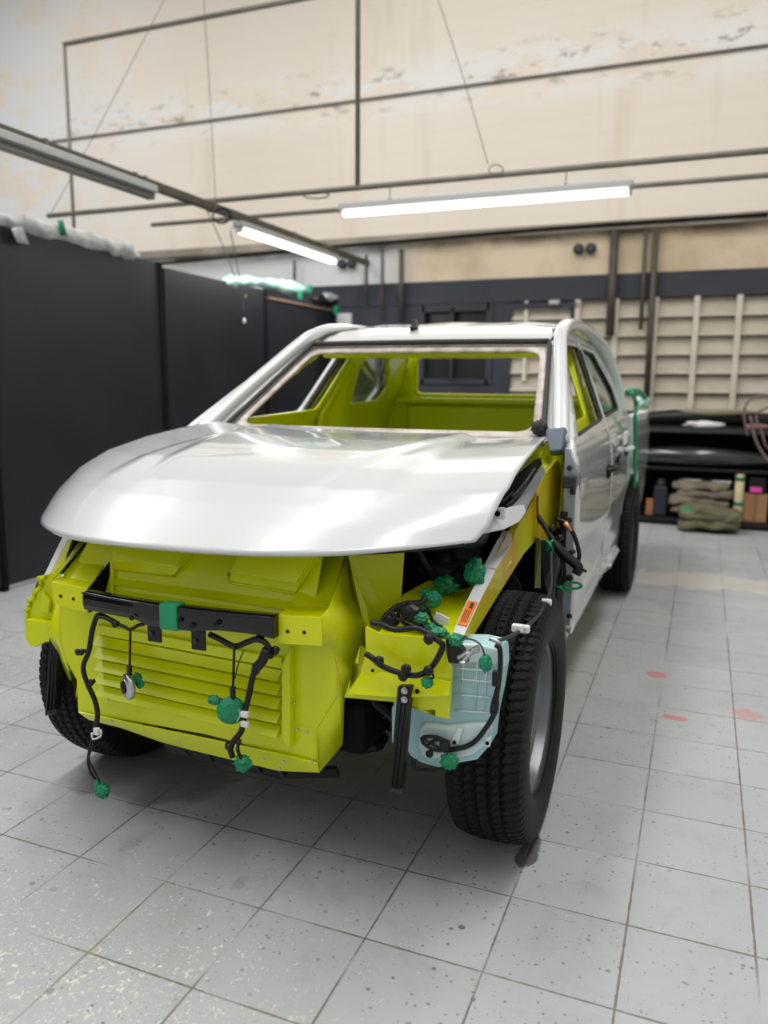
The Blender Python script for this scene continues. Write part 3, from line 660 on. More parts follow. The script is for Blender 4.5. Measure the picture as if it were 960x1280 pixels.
for sgn in (1, -1):
    nm = 'right' if sgn < 0 else 'left'
    fd = side_panel(out_fd, [win_f], sgn).build('front_door', WHITE, T, True, solid=.03 * 1, offset=-1 if sgn > 0 else 1)
    tag(fd, 'white front door without mirror')
    rd = side_panel(out_rd, [win_r], sgn).build('rear_door', WHITE, T, True, solid=.03, offset=-1 if sgn > 0 else 1)
    side_panel(out_sill, [], sgn, .02).build('sill', WHITE, T, True, solid=.03, offset=-1 if sgn > 0 else 1)
    side_panel(out_cab, [], sgn).build('cab_side', WHITE, T, True, solid=.03, offset=-1 if sgn > 0 else 1)
    side_panel(out_bed, [], sgn, -.012).build('bed_side', WHITE, T, True, solid=.03, offset=-1 if sgn > 0 else 1)
    # inner lime panels
    inn = [(.82, 1.14), (.62, .5), (2.95, .5), (2.95, 1.25), (2.75, 1.56), (1.64, 1.585), (1.46, 1.50)]
    wf2 = rnd([(.90, 1.19), (1.40, 1.48), (1.55, 1.53), (1.89, 1.535), (1.71, 1.215)], .035)
    wr2 = rnd([(1.93, 1.23), (2.13, 1.53), (2.42, 1.52), (2.64, 1.33), (2.55, 1.25)], .035)
    side_panel(inn, [wf2, wr2], sgn, .075).build('inner_side_panel', YEL, T, True, solid=.012, offset=-1 if sgn > 0 else 1)
    # window run channels and rear glass
    for wv, par in ((win_f, fd), (win_r, rd)):
        pts = [Vector((sgn * (smooth_xs(z) - .012), y, z)) for y, z in wv]
        MB().tube(pts, .011, 8, 1, closed=True).build('window_seal', BLKP, par, True)
    m_ = side_panel(win_r, [], sgn, .02); g_ = m_.build('door_glass', GLASS, rd, True, solid=.004, offset=-1)
    # handles and open handle holes with tape
    for par, yh, zh in ((fd, 1.60, .97), (rd, 2.50, 1.0)):
        x = sgn * (xs(zh) + .012)
        MB().tube([(x - sgn * .012, yh - .08, zh), (x + sgn * .02, yh - .06, zh + .004), (x + sgn * .024, yh + .03, zh + .006), (x - sgn * .01, yh + .06, zh)], .012, 10, 4).build('door_handle', BLKP if par is fd else WHITEP, par, True)
        MB().blob((x - sgn * .008, yh - .01, zh - .012), (.012, .06, .03), 2, .15).build('handle_recess', BLKM, par, True)
    # B pillar applique
    MB().plate([(sgn * (xs(1.2) + .003), 1.68, 1.20), (sgn * (xs(1.2) + .003), 1.72, 1.20), (sgn * (xs(1.53) + .003), 1.92, 1.54), (sgn * (xs(1.53) + .003), 1.885, 1.54)], .006, (sgn, 0, .3)).build('pillar_trim', BLKP, fd, bevel=.002)
    # A pillar and roof rail
    path = [(.785, .68, 1.15), (.742, .90, 1.29), (.695, 1.14, 1.43), (.65, 1.38, 1.565), (.636, 1.54, 1.62), (.63, 1.75, 1.655), (.63, 2.2, 1.665), (.645, 2.6, 1.63), (.68, 2.82, 1.56), (.735, 2.97, 1.38), (.78, 2.985, 1.18)]
    b = MB().tube([(sgn * x, y, z) for x, y, z in path], 1, 14, 5)
    cs = []
    # flatten the section: wide across, slimmer in height
    b.bm.free(); b = MB(); pts = []
    mp = [Vector((sgn * x, y, z)) for x, y, z in path]
    N = len(mp); q = []
    for i in range(N - 1):
        p0 = mp[max(i - 1, 0)]; p1 = mp[i]; p2 = mp[i + 1]; p3 = mp[min(i + 2, N - 1)]
        for k in range(6):
            t = k / 6; q.append(.5 * ((2 * p1) + (p2 - p0) * t + (2 * p0 - 5 * p1 + 4 * p2 - p3) * t * t + (3 * p1 - p0 - 3 * p2 + p3) * t ** 3))
    q.append(mp[-1]); rings = []
    for i, p in enumerate(q):
        t = (q[min(i + 1, len(q) - 1)] - q[max(i - 1, 0)]).normalized()
        e1 = Vector((1, 0, 0)); e1 = (e1 - t * e1.dot(t)).normalized(); e2 = t.cross(e1)
        f_ = i / (len(q) - 1); wx = lerp([(0, .032), (.3, .030), (.45, .034), (1, .045)], f_); wz = lerp([(0, .03), (.3, .028), (1, .03)], f_)
        rings.append([b.bm.verts.new(p + e1 * wx * math.copysign(abs(math.cos(a_)) ** .7, math.cos(a_)) + e2 * wz * math.copysign(abs(math.sin(a_)) ** .7, math.sin(a_))) for a_ in [2 * math.pi * k / 16 for k in range(16)]])
    for A, B in zip(rings, rings[1:]):
        for k in range(16): b.bm.faces.new([A[k], A[(k + 1) % 16], B[(k + 1) % 16], B[k]])
    b.bm.faces.new(rings[0][::-1]); b.bm.faces.new(rings[-1])
    b.build('roof_pillar_rail', WHITE, T, True)
    # inner B pillar
    b = MB().plate([(sgn * .76, 1.70, .55), (sgn * .76, 1.90, .55), (sgn * .715, 1.90, 1.18), (sgn * .57, 2.08, 1.56), (sgn * .57, 1.93, 1.56), (sgn * .715, 1.74, 1.18)], .03, (-sgn, 0, 0))
    b.build('inner_pillar', YEL, T, bevel=.012, seg=3)
# roof
def roof_pt(a, b_):
    u = a * 2 - 1; y0 = 1.385 + .06 * u * u; y = y0 + (2.86 - y0) * b_
    x = u * lerp([(0, .60), (.3, .60), (1, .62)], b_)
    z = lerp([(0, 1.548), (.02, 1.566), (.08, 1.604), (.18, 1.648), (.32, 1.682), (.5, 1.702), (.75, 1.70), (.92, 1.67), (1, 1.62)], b_) - .018 * abs(u) ** 3 * ss(0, .3, b_)
    z += .004 * math.cos(u * math.pi * 3) * ss(.1, .3, b_) 
    return Vector((x, y, z))
roof = MB().grid(roof_pt, 48, 60).build('roof', WHITE, T, True, solid=.03)
for sgn in (1, -1):
    MB().tube([roof_pt(.5 + sgn * .497, k / 12) + Vector((0, 0, .002)) for k in range(13)], .008, 8, 3).build('roof_ditch_strip', BLKP, roof, True)
    p = roof_pt(.5 + sgn * .47, .05)
    MB().plate([roof_pt(.5 + sgn * .475, .0) + Vector((0, 0, .006)), roof_pt(.5 + sgn * .5, .0) + Vector((0, 0, .006)), roof_pt(.5 + sgn * .5, .13) + Vector((0, 0, .008)), roof_pt(.5 + sgn * .475, .13) + Vector((0, 0, .008))], .006, (0, 0, 1)).build('roof_ditch_cap', DGREY, roof)
an = P(521, 414, y=1.62)
zr_ = roof_pt(an.x / .6 * .5 + .5, .16).z
b = MB(); b.plate([(an.x, 1.56, zr_ - .01), (an.x, 1.65, zr_), (an.x, 1.645, zr_ + .03), (an.x, 1.62, zr_ + .045), (an.x, 1.59, zr_ + .02)], .02, (1, 0, 0)); b.blob((an.x - .01, 1.61, zr_ + .002), (.02, .045, .014), 1, .05)
b.build('antenna_base', BLKP, T, True)
# windscreen frame: flange, sealant
def ws(px, t):
    """px -1..1 across, t 0 (bottom) .. 1 (top) on the windscreen plane"""
    hw = .715 + (.605 - .715) * t
    bow_ = -.055 * (1 - px * px)
    y = .76 + (1.42 - .76) * t + bow_
    z = 1.158 + (1.548 - 1.158) * t
    return Vector((px * hw, y, z))
def wsloop(m_x, m_b, m_t, rad, n=8):
    rect = [(-1 + m_x, m_b), (1 - m_x, m_b), (1 - m_x, 1 - m_t), (-1 + m_x, 1 - m_t)]
    pts = []
    rp = rnd(rect, rad, n)
    # subdivide long edges
    out = []
    for i in range(len(rp)):
        a, b_ = Vector(rp[i]), Vector(rp[(i + 1) % len(rp)]); k = max(1, int((b_ - a).length / .1))
        for j in range(k): out.append(a.lerp(b_, j / k))
    return [ws(p.x, p.y) for p in out]
def ring(lo1, lo2, name, m, par, th):
    # both loops resampled to the same count
    def res(lp, n):
        L = [0]; 
        for i in range(len(lp)): L.append(L[-1] + (lp[(i + 1) % len(lp)] - lp[i]).length)
        # start from lp[0]; proportional
        out = []
        for k in range(n):
            s_ = L[-1] * k / n
            i = max(j for j in range(len(lp)) if L[j] <= s_ + 1e-9); f = (s_ - L[i]) / max(1e-9, L[i + 1] - L[i]); out.append(lp[i].lerp(lp[(i + 1) % len(lp)], f))
        return out
    A, B = res(lo1, 160), res(lo2, 160)
    b = MB(); va = [b.bm.verts.new(p) for p in A]; vb = [b.bm.verts.new(p) for p in B]
    for k in range(160): b.bm.faces.new([va[k], va[(k + 1) % 160], vb[(k + 1) % 160], vb[k]])
    return b.build(name, m, par, True, solid=th)
fl = ring(wsloop(.0, -.0, .0, .05), wsloop(.075, .06, .09, .10), 'windscreen_flange', FLANGE, T, .012)
tag(fl, 'bare scraped windscreen flange, pinkish grey')
up = Vector((0, -.012, .014))
MB().tube([ws(-1 + .012, .02 + .97 * k / 14) + up for k in range(15)], .011, 8, 2).build('sealant_bead', SEAL, fl, True)
MB().tube([ws(1 - .012, .02 + .97 * k / 14) + up for k in range(15)], .010, 8, 2).build('sealant_bead', SEAL, fl, True)
MB().tube([ws(-.98 + 1.96 * k / 14, .985) + up for k in range(15)], .014, 8, 2).build('sealant_bead', SEAL, fl, True)
b = MB(); b.blob(P(676, 538, y=.78) + Vector((0, -.02, .01)), (.03, .02, .03), 3, .5); b.build('sealant_lump', SEAL, fl, True)
# cowl between hood and screen, firewall, floor, dashboard-less cabin in lime
for s_ in (1, -1):
    MB().grid(lambda a, b_: ws(s_ * .985, -.02 + 1.03 * a).lerp(Vector((s_ * lerp([(0, .765), (.25, .735), (.6, .685), (1, .64)], a), lerp([(0, .73), (.25, .90), (.6, 1.14), (1, 1.42)], a), lerp([(0, 1.165), (.25, 1.285), (.6, 1.425), (1, 1.585)], a))), b_), 14, 2).build('pillar_channel', WHITE, T, True, solid=.01)
cw = MB().grid(lambda a, b_: ws(a * 2 - 1, 0).lerp(hood_pt(a, .985, -.02), b_), 24, 3).build('cowl', FLANGE, T, True, solid=.015)
MB().b2((-.72, .655, .40), (.72, .70, 1.12)).build('firewall', YEL, T, bevel=.01)
MB().b2((-.80, .66, .40), (.80, 2.95, .44)).build('cab_floor', YEL, T, bevel=.01)
# cab back wall with rear window
b = MB()
rw = (-.57, .57, 1.285, 1.545)
yb_ = 2.90
b.b2((-.76, yb_, .44), (.76, yb_ + .03, 1.15)); b.plate([(-.76, yb_, 1.15), (.76, yb_, 1.15), (.71, yb_, rw[2]), (-.71, yb_, rw[2])], .03, (0, -1, 0))
for s_ in (1, -1): b.plate([(s_ * .57, yb_, rw[2]), (s_ * .71, yb_, rw[2]), (s_ * .60, yb_, 1.60), (s_ * .57, yb_, 1.60)], .03, (0, -1, 0)); b.b2((rw[0], yb_, rw[3]), (rw[1], yb_ + .03, 1.62))
bk = b.build('cab_back_panel', YEL, T)
MB().b2((-.62, yb_ - .035, .75), (.62, yb_, 1.22)).build('stamped_rib', YEL, bk, bevel=.02, seg=3)
MB().b2((-.68, yb_ - .10, 1.235), (.68, yb_ - .0, 1.27)).build('crossmember', YEL, bk, bevel=.01)
lp = rnd([(rw[0], rw[2]), (rw[1], rw[2]), (rw[1], rw[3]), (rw[0], rw[3])], .05)
MB().tube([(x, yb_, z) for x, z in lp], .014, 8, 1, closed=True).build('rear_window_seal', YEL, bk, True)
MB().b2((-.57, 1.45, 1.49), (.57, 1.56, 1.52)).build('roof_header', YEL, T, bevel=.01)
MB().b2((-.70, .66, .95), (.70, .78, 1.10)).build('dash_crossmember', YEL, T, bevel=.02)
# bed
b = MB(); b.b2((-.80, 2.99, .62), (.80, 4.38, .66)); b.b2((-.80, 2.99, .62), (.80, 3.03, 1.15)); b.b2((-.80, 4.35, .62), (.80, 4.40, 1.12)); b.build('bed', WHITE, T, bevel=.008)
for sgn in (1, -1): MB().b2((sgn * .79, 3.0, 1.12), (sgn * .86, 4.40, 1.165)).build('bed_rail', WHITEP, T, bevel=.012, seg=3)
# film and green tape along the bed joint
g = MB(); g.blob(P(803, 503, x=.86), (.05, .12, .05), 4, .4); g = g.build('masking_film', PLASG, T, True)
tag(g, 'crumpled masking film taped over the bed corner')
MB().tube([P(790, 492, x=.87), P(795, 505, x=.875), P(794, 520, x=.885), P(794, 560, x=.885), P(793, 600, x=.882), P(791, 617, x=.878)], .014, 6, 4).build('tape_strip', GRNF, g, True)
MB().tube([P(785, 490, x=.84), P(797, 489, x=.87), P(806, 497, x=.885)], .02, 6, 4).build('tape_strip', GRNF, g, True)
MB().box(P(782, 547, x=.88), (.012, .16, .07)).build('tape_patch', RAG, rd, bevel=.004)
MB().tube([P(775, 587, x=.875), P(772, 575, x=.88), P(775, 568, x=.88)], .01, 8, 3).build('lock_cylinder', BLKP, fd, True)

# ---- wheels
def tyre(cx, cy, cz, R=.372, W=.225, sgn=1):
    wh = empty('wheel', (cx, cy, cz)); wh.parent = T
    NA, rim = 504, .222
    prof = []   # (x offset, radius, groove kind)
    hw = W / 2
    side = [(.80, rim, 0), (.93, .245, 0), (1.0, .285, 0), (1.0, .305, 0), (.985, .325, 0), (.95, .345, 1), (.90, .358, 1)]
    for x, r, k in side: prof.append((-x * hw, r, k))
    M = 34
    for i in range(M + 1):
        x = -.86 + 1.72 * i / M
        prof.append((x * hw, R - .012 * abs(x / .86) ** 3, 2))
    for x, r, k in side[::-1]: prof.append((x * hw, r, k))
    b = MB(); rings = []
    for (x, r, k) in prof:
        ring_ = []
        for a in range(NA):
            t = 2 * math.pi * a / NA; rr = r
            xn = x / hw
            ph = a % 6
            if k == 2:
                zig = .016 * (1 if (a % 6) < 3 else -1)
                for gc in (-.46, -.16, .16, .46):
                    if abs(xn + zig - gc) < .035: rr -= .010
                if abs(xn) > .50:
                    if ((a + int(abs(xn) * 6)) % 6) in (0, 1): rr -= .005
                elif abs(xn) > .2 and abs(xn) < .42:
                    if ((a + int(xn * 20)) % 6) == 0: rr -= .007
                elif abs(xn) < .12:
                    if ((a + int(xn * 16)) % 6) == 0: rr -= .006
            elif k == 1:
                if (a % 6) in (0, 1): rr -= .006
            ring_.append(b.bm.verts.new((x, math.cos(t) * rr, math.sin(t) * rr)))
        rings.append(ring_)
    for A, B in zip(rings, rings[1:]):
        for k in range(NA): b.bm.faces.new([A[k], A[(k + 1) % NA], B[(k + 1) % NA], B[k]])
    o = b.build('tire', RUB, wh)
    sharp(o, 28)
    s = sgn; hw2 = hw * .86
    prof = [(hw2, .205), (hw2, .228), (hw2 - .006, .234), (hw2 - .014, .228), (hw2 - .02, .212), (hw2 - .05, .205), (hw2 - .06, .19), (hw2 - .11, .18), (hw2 - .12, .165), (hw2 - .10, .15), (hw2 - .075, .12), (hw2 - .07, .085), (hw2 - .085, .075), (hw2 - .06, .06), (hw2 - .04, .05), (hw2 - .04, 0)]
    prof = [(s * x, r) for x, r in prof] + [(-s * hw2, 0), (-s * hw2, .228)]
    b = MB(); rings = []
    prof = prof[1:]
    for i, (x, r) in enumerate(prof):
        rings.append([b.bm.verts.new((x, math.cos(2 * math.pi * k / 72) * max(r, .001), math.sin(2 * math.pi * k / 72) * max(r, .001))) for k in range(72)])
    for A, B in zip(rings, rings[1:]):
        for k in range(72): b.bm.faces.new([A[k], A[(k + 1) % 72], B[(k + 1) % 72], B[k]])
    rm = b.build('rim', RIMM, wh, True); sharp(rm, 40)
    for k in range(8):
        t = 2 * math.pi * k / 8
        MB().lathe([(0, .018), (s * .003, .018), (s * .003, 0)], (s * (hw2 - .086), math.cos(t) * .133, math.sin(t) * .133), 'x', 14).build('rim_hole', BLKM, rm)
    for k in range(6):
        t = 2 * math.pi * (k + .5) / 6
        MB().lathe([(0, .011), (s * .02, .010), (s * .022, 0)], (s * (hw2 - .078), math.cos(t) * .07, math.sin(t) * .07), 'x', 6).build('lug_nut', STEEL, rm)
    return wh
tyre(.782, 0, .372, sgn=1); tyre(-.64, .0, .372, sgn=-1); tyre(.79, AY, .372, sgn=1); tyre(-.74, AY, .372, sgn=-1)
# chassis and running gear (dark)
b = MB()
for s in (1, -1):
    b.b2((s * .38, -.42, .36), (s * .47, 4.3, .50))
b.b2((-.47, -.25, .36), (.47, -.12, .46)); b.b2((-.47, 2.2, .38), (.47, 2.3, .46))
b.build('chassis_frame', BLKM, T, bevel=.01)
b = MB(); b.tube([(-.72, 0, .37), (.72, 0, .37)], .035, 12, 1); b.tube([(-.72, AY, .37), (.72, AY, .37)], .05, 12, 1); b.blob((0, AY, .37), (.16, .15, .15), 1, .05)
b.build('axle', BLKM, T, True)
for s in (1, -1):
    sp = MB(); sp.tube([(s * (.56 + .05 * math.cos(t)), -.02 + .05 * math.sin(t), .45 + .0105 * t) for t in [k * .5 for k in range(0, 60)]], .009, 8, 1)
    sp.build('coil_spring', DGREY, T, True)
    MB().plate([(s * .40, -.16, .34), (s * .68, -.03, .29), (s * .68, .03, .29), (s * .40, .2, .34)], .04, (0, 0, -1)).build('control_arm', BLKM, T, bevel=.012)
    MB().tube([(s * .42, -.20, .42), (s * .5, -.30, .40), (s * .52, -.33, .44), (s * .46, -.36, .50)], .014, 8, 4).build('sway_bar_link', BLKP, T, True)
    MB().tube([(s * .58, .02, .28), (s * .56, 0, .62), (s * .55, -.02, .86)], .028, 10, 2).build('shock_absorber', BLKP, T, True)
    # wheel housing: arch sheet behind and above the tyre
    W_ = MB()
    W_.grid(lambda a, b_: Vector((s * (.46 + .27 * b_), .0 + .46 * math.cos(math.radians(150 - 165 * a)), .40 + .40 * math.sin(math.radians(150 - 165 * a)))), 24, 3)
    W_.build('wheel_housing', BLKM, T, True, solid=.008)
    MB().b2((s * .44, -.25, .50), (s * .46, -.12, .84)).build('inner_apron', YEL, T, bevel=.004); MB().b2((s * .44, -.11, .50), (s * .46, .62, .88)).build('rear_apron', BLKM, T, bevel=.004)
    # rear wheel housing
    W_ = MB()
    W_.grid(lambda a, b_: Vector((s * (.52 + .33 * b_), AY + .47 * math.cos(math.radians(180 - 180 * a)), .37 + .47 * math.sin(math.radians(180 - 180 * a)))), 24, 3)
    W_.build('rear_wheel_housing', BLKM, T, True, solid=.008)
b = MB(); b.b2((-.28, -.1, .42), (.28, .55, .88)); b.b2((-.22, -.18, .50), (.22, -.08, .82)); b.build('engine_block', BLKM, T, bevel=.03)
b = MB(); b.b2((-.40, -.34, .42), (.40, -.28, .86)); b.build('radiator', BLKM, T, bevel=.01)
b = MB(); b.b2((.36, .05, .66), (.58, .35, .86)); b.build('battery', BLKP, T, bevel=.01)
MB().blob((.60, .10, .90), (.07, .08, .05), 4, .15).build('fluid_bottle', mat('milky_plastic', srgb(120, 130, 130), .4), T, True)
MB().b2((.50, -.1, .80), (.66, .05, .83)).build('bracket_plate', DGREY, T, bevel=.01)
MB().tube([(.50, -.15, .92), (.56, -.12, .80), (.60, -.05, .74)], .012, 8, 3).build('coolant_hose', BLKP, T, True)
# ---- front armour / core support in lime
YF = -.50
def plate(name, pts, t=.006, m=YEL, par=None, bevel=.0015, dirv=None):
    return MB().plate(pts, t, dirv).build(name, m, par or T, bevel=bevel)
def Y(y, *uv): return [P(u, v, y=y) for u, v in uv]
fp = plate('front_panel', Y(YF, (73, 750), (76, 797), (83, 823), (96, 848), (98, 890), (253, 917), (366, 946), (396, 954), (396, 913), (422, 871), (422, 836), (417, 811), (408, 806), (346, 794), (230, 775), (112, 757)), .006)
# slanted lower lip under it
def Yv(*p): return [P(u, v, y=y) for u, v, y in p]
MB().plate(Yv((98, 891, YF - .012), (366, 947, YF - .012), (396, 955, YF - .012), (399, 966, YF + .0), (374, 965, YF + .02), (348, 964, YF + .03), (239, 938, YF + .03), (202, 928, YF + .03), (162, 913, YF + .03), (111, 900, YF + .02)), .006).build('lower_lip', YEL, fp, bevel=.0015)
# louvred field
def louvres(TL, TR, BR, BL, n, prot, y0, y1, m=YEL, par=fp, name='louvre'):
    b = MB()
    for k in range(n):
        a0, a1 = k / n, (k + 1) / n
        lt = P(TL[0] + (BL[0] - TL[0]) * a0, TL[1] + (BL[1] - TL[1]) * a0, y=y0 + (y1 - y0) * 0); lb = P(TL[0] + (BL[0] - TL[0]) * a1, TL[1] + (BL[1] - TL[1]) * a1, y=y0)
        rt = P(TR[0] + (BR[0] - TR[0]) * a0, TR[1] + (BR[1] - TR[1]) * a0, y=y0); rb = P(TR[0] + (BR[0] - TR[0]) * a1, TR[1] + (BR[1] - TR[1]) * a1, y=y0)
        o1 = Vector((0, -prot, 0)); h = lt.z - lb.z
        top0, top1 = lt, rt
        bot0, bot1 = lb + Vector((0, -prot, h * .42)), rb + Vector((0, -prot, h * .42))
        # slanted face + returned underside, closed at the ends
        V = [top0, top1, bot1, bot0]; back0 = Vector((lb.x, y0 - .001, lb.z + h * .30)); back1 = Vector((rb.x, y0 - .001, rb.z + h * .30))
        b.face([top0, top1, bot1, bot0]); b.face([bot0, bot1, back1, back0]); b.face([top0, bot0, back0]); b.face([top1, back1, bot1])
    return b.build(name, m, par, bevel=.001)
louvres((122, 794), (352, 838), (350, 925), (126, 872), 5, .024, YF - .008, YF)
MB().plate(Y(YF - .03, (352, 831), (362, 812), (362, 936), (355, 930), (352, 921)), .03).build('louvre_end_bar', YEL, fp, bevel=.002)
plate('louvre_top_bar', Y(YF - .012, (121, 781), (352, 823), (352, 836), (121, 793)), .012, par=fp)
# upper sloping louvred panel
UP0 = (0, -.492, .775); UPN = (0, -1, .42)
def U(*uv, off=0.): 
    n = Vector(UPN).normalized(); return [PP(u, v, Vector(UP0) + n * off, UPN) for u, v in uv]
upn = plate('upper_panel', U((112, 672), (98, 700), (137, 760), (240, 778), (360, 790), (395, 745), (404, 688), (250, 688)), .006)
def ulouv(a, b_, c, d, prot):
    n = Vector(UPN).normalized()
    p = U(a, b_, c, d); q2 = p[2] + n * prot; q3 = p[3] + n * prot
    b = MB(); b.face([p[0], p[1], q2, q3]); b.face([q3, q2, p[2] + Vector((0, 0, .004)), p[3] + Vector((0, 0, .004))]); b.face([p[0], q3, p[3]]); b.face([p[1], p[2], q2]); return b.build('louvre', YEL, upn, bevel=.001)
ulouv((141, 722), (368, 752), (362, 763), (141, 731), .012)
ulouv((141, 736), (360, 768), (354, 777), (141, 744), .012)
MB().plate(U((137, 700), (141, 700), (141, 748), (137, 748), off=.014), .014).build('panel_flange', YEL, upn, bevel=.001)
def scoop(f0, f1, b0, b1, h0, h1):
    """front bottom left/right, back left/right, front top left/right; a box standing proud of the sloping panel"""
    fb = U(f0, f1, off=.004); ft = U(h0, h1, off=.045); bk_ = U(b0, b1, off=.045); lo2 = U(b0, b1)
    n = Vector(UPN).normalized(); lo2 = [p - n * .045 for p in bk_]
    b = MB(); b.face([ft[0], ft[1], bk_[1], bk_[0]])
    ins = [p - n * .012 + Vector((0, .010, .004)) for p in ft]
    b.face([ft[0], ft[1], ins[1], ins[0]]); b.face([ins[0], ins[1], fb[1], fb[0]])
    b.face([ft[1], bk_[1], lo2[1], fb[1], ins[1]]); b.face([ft[0], ins[0], fb[0], lo2[0], bk_[0]])
    return b.build('scoop_box', YEL, upn, solid=.003)
scoop((141, 712), (218, 719), (141, 668), (234, 686), (141, 700), (219, 708))
scoop((286, 728), (369, 742), (300, 690), (391, 693), (289, 716), (370, 729))
MB().tube(U((285, 716), (286, 728), (369, 742), off=.006), .0035, 6, 1).build('scoop_edge', YEL, upn, True)
MB().tube(U((140, 711), (218, 720), (220, 708), off=.006), .0035, 6, 1).build('scoop_edge', YEL, upn, True)
# latch
b = MB(); b.tube([P(245, 688, y=-.40), P(252, 697, y=-.41), P(268, 699, y=-.41), P(285, 697, y=-.41), P(296, 692, y=-.40)], .007, 8, 4); b.box(P(280, 701, y=-.41), (.05, .02, .03)); b.box(P(262, 694, y=-.40), (.06, .02, .02))
b.build('hood_latch', BLKP, T, bevel=.002)
# crash horns
def horn(fa, fb_, fc, fd_, bend, top, outer_sgn):
    f = Y(-.59, fa, fb_, fc, fd_)
    h = plate('crash_horn', f, .006)
    zt = (f[0].z + f[1].z) / 2
    bd = [PP(u, v, (0, 0, zt), (0, 0, 1)) for u, v in bend]
    tp = [P(u, v, y=-.36) for u, v in top]
    MB().plate([f[0], f[1], bd[1], bd[0]], .005).build('horn_top', YEL, h, bevel=.001)
    MB().plate([bd[0], bd[1], tp[1], tp[0]], .005).build('horn_ramp', YEL, h, bevel=.001)
    for i in ((0, 1) if outer_sgn > 0 else (0,)):  # side cheeks
        t_ = tp[i]; lo_ = f[3] if i == 0 else f[2]
        MB().plate([f[i], bd[i], t_, Vector((t_.x, t_.y, lo_.z)), lo_], .005, (1 if i else -1, 0, 0)).build('horn_cheek', YEL, h, bevel=.001)
    for u_ in (.25, .62):
        p = f[3].lerp(f[2], u_).lerp(f[0].lerp(f[1], u_), .45) + Vector((0, -.001, 0))
        MB().lathe([(0, .0045), (-.0015, .0045), (-.0015, 0)], p, 'y', 10).build('bolt_hole', BLKM, h)
    return h
hl = horn((64, 727), (108.6, 735.5), (108.6, 766), (67, 755), [(76, 721), (117, 727)], [(118, 668), (150, 672)], -1)
MB().plate(Yv((112, 737, -.57), (138, 702, -.475), (139, 752, -.475), (112, 766, -.57)), .004, (1, -1, 0)).build('horn_opening_shade', BLKM, hl)  # black plate stands in for the shade inside the open horn
horn((346, 769), (402, 771.6), (402.6, 807.5), (346, 804.5), [(362, 757), (412, 759.5)], [(395, 690), (434, 692)], 1)
# faceted cheek on the right of the front panel
def facets(name, verts, faces, m=YEL, par=None, t=.005):
    b = MB(); V = {k: P(u, v, y=y) for k, (u, v, y) in verts.items()}
    vv = {k: b.bm.verts.new(p) for k, p in V.items()}
    for f in faces: b.bm.faces.new([vv[k] for k in f])
    o = b.build(name, m, par or T, solid=t, offset=0); return sharp(o, 34)
facets('side_cheek', dict(a=(402, 771, -.585), b=(412, 759, -.55), c=(433, 693, -.36), d=(437, 700, -.34), e=(443, 745, -.36), f=(458, 781, -.40), g=(458, 802, -.42), h=(447, 841, -.45), i=(430, 873, -.47), j=(422, 871, -.505), k=(422, 836, -.505), l=(417, 811, -.505), m=(402, 808, -.585),
    n=(396, 913, -.505), o=(428, 930, -.43), p=(398, 966, -.49), q=(396, 955, -.505)),
    [('a', 'b', 'l', 'm'), ('b', 'c', 'd', 'e'), ('b', 'e', 'f'), ('b', 'f', 'g', 'l'), ('l', 'g', 'h', 'k'), ('k', 'h', 'i', 'j'), ('j', 'i', 'o', 'n'), ('n', 'o', 'p', 'q')])
# left cheek mirrored in a simple form
facets('side_cheek', dict(a=(67, 755, -.585), b=(64, 727, -.585), c=(112, 671, -.38), d=(98, 680, -.36), e=(73, 750, -.5), f=(76, 797, -.5), g=(83, 823, -.5), h=(96, 848, -.5), i=(60, 790, -.44), j=(75, 825, -.40), k=(88, 850, -.40)),
    [('b', 'c', 'd'), ('e', 'f', 'i'), ('f', 'g', 'j', 'i'), ('g', 'h', 'k', 'j')])
# right support post and inner apron face
plate('support_post', Yv((435, 694, -.365), (446, 694, -.345), (448, 738, -.355), (459, 762, -.38), (463, 784, -.41), (456, 784, -.41), (443, 745, -.37)), .006)
plate('radiator_side_panel', Yv((445, 694, -.34), (506, 688, -.26), (502, 745, -.28), (492, 790, -.30), (470, 792, -.38), (461, 780, -.40), (448, 738, -.36)), .005)
# wing brackets that carried the lamps
wb = plate('lamp_bracket', Y(-.52, (457, 783), (473, 791), (489, 794), (548, 797), (556, 801), (558, 824), (565, 835), (564, 865), (561, 899), (545, 896), (545, 887), (496, 878), (430, 872), (450, 844), (458, 815)), .008)
MB().plate(Yv((449, 844, -.522), (475, 840, -.528), (563, 851, -.528), (561, 870, -.548), (496, 872, -.55), (434, 868, -.55)), .01).build('lower_flange', YEL, wb, bevel=.002)
plate('bracket_top', Yv((473, 791, -.52), (556, 800, -.52), (584, 776, -.34), (640, 700, .05), (560, 712, .0), (505, 742, -.28)), .006)
for u, v, rr in ((442, 861, .006), (466, 838, .004), (550, 812, .004)):
    p = P(420 + (u - 420) * 1, v, y=-.53); MB().lathe([(0, rr), (-.003, rr), (-.003, 0)], p, 'y', 12).build('bolt_hole', BLKM, wb)
p = P(521.5, 864, y=-.552); MB().lathe([(0, .006), (-.003, .006), (-.003, 0)], p, 'y', 12).build('bolt_hole', BLKM, wb)
wl_ = plate('lamp_bracket', Y(-.40, (66, 716), (48, 721), (51, 736), (41, 744), (37, 752), (33, 764), (33, 772), (31, 781), (31, 797), (37, 807), (45, 809), (52, 802), (60, 803), (74, 798), (86, 800), (90, 760), (86, 720)), .008)
MB().tube([P(u, v, y=-.405) for u, v in ((50, 722), (51, 733), (43, 740), (42, 747), (36, 751), (37, 758), (33, 763), (34, 770), (33, 778))], .007, 8, 3).build('wavy_edge', YEL, wl_, True)
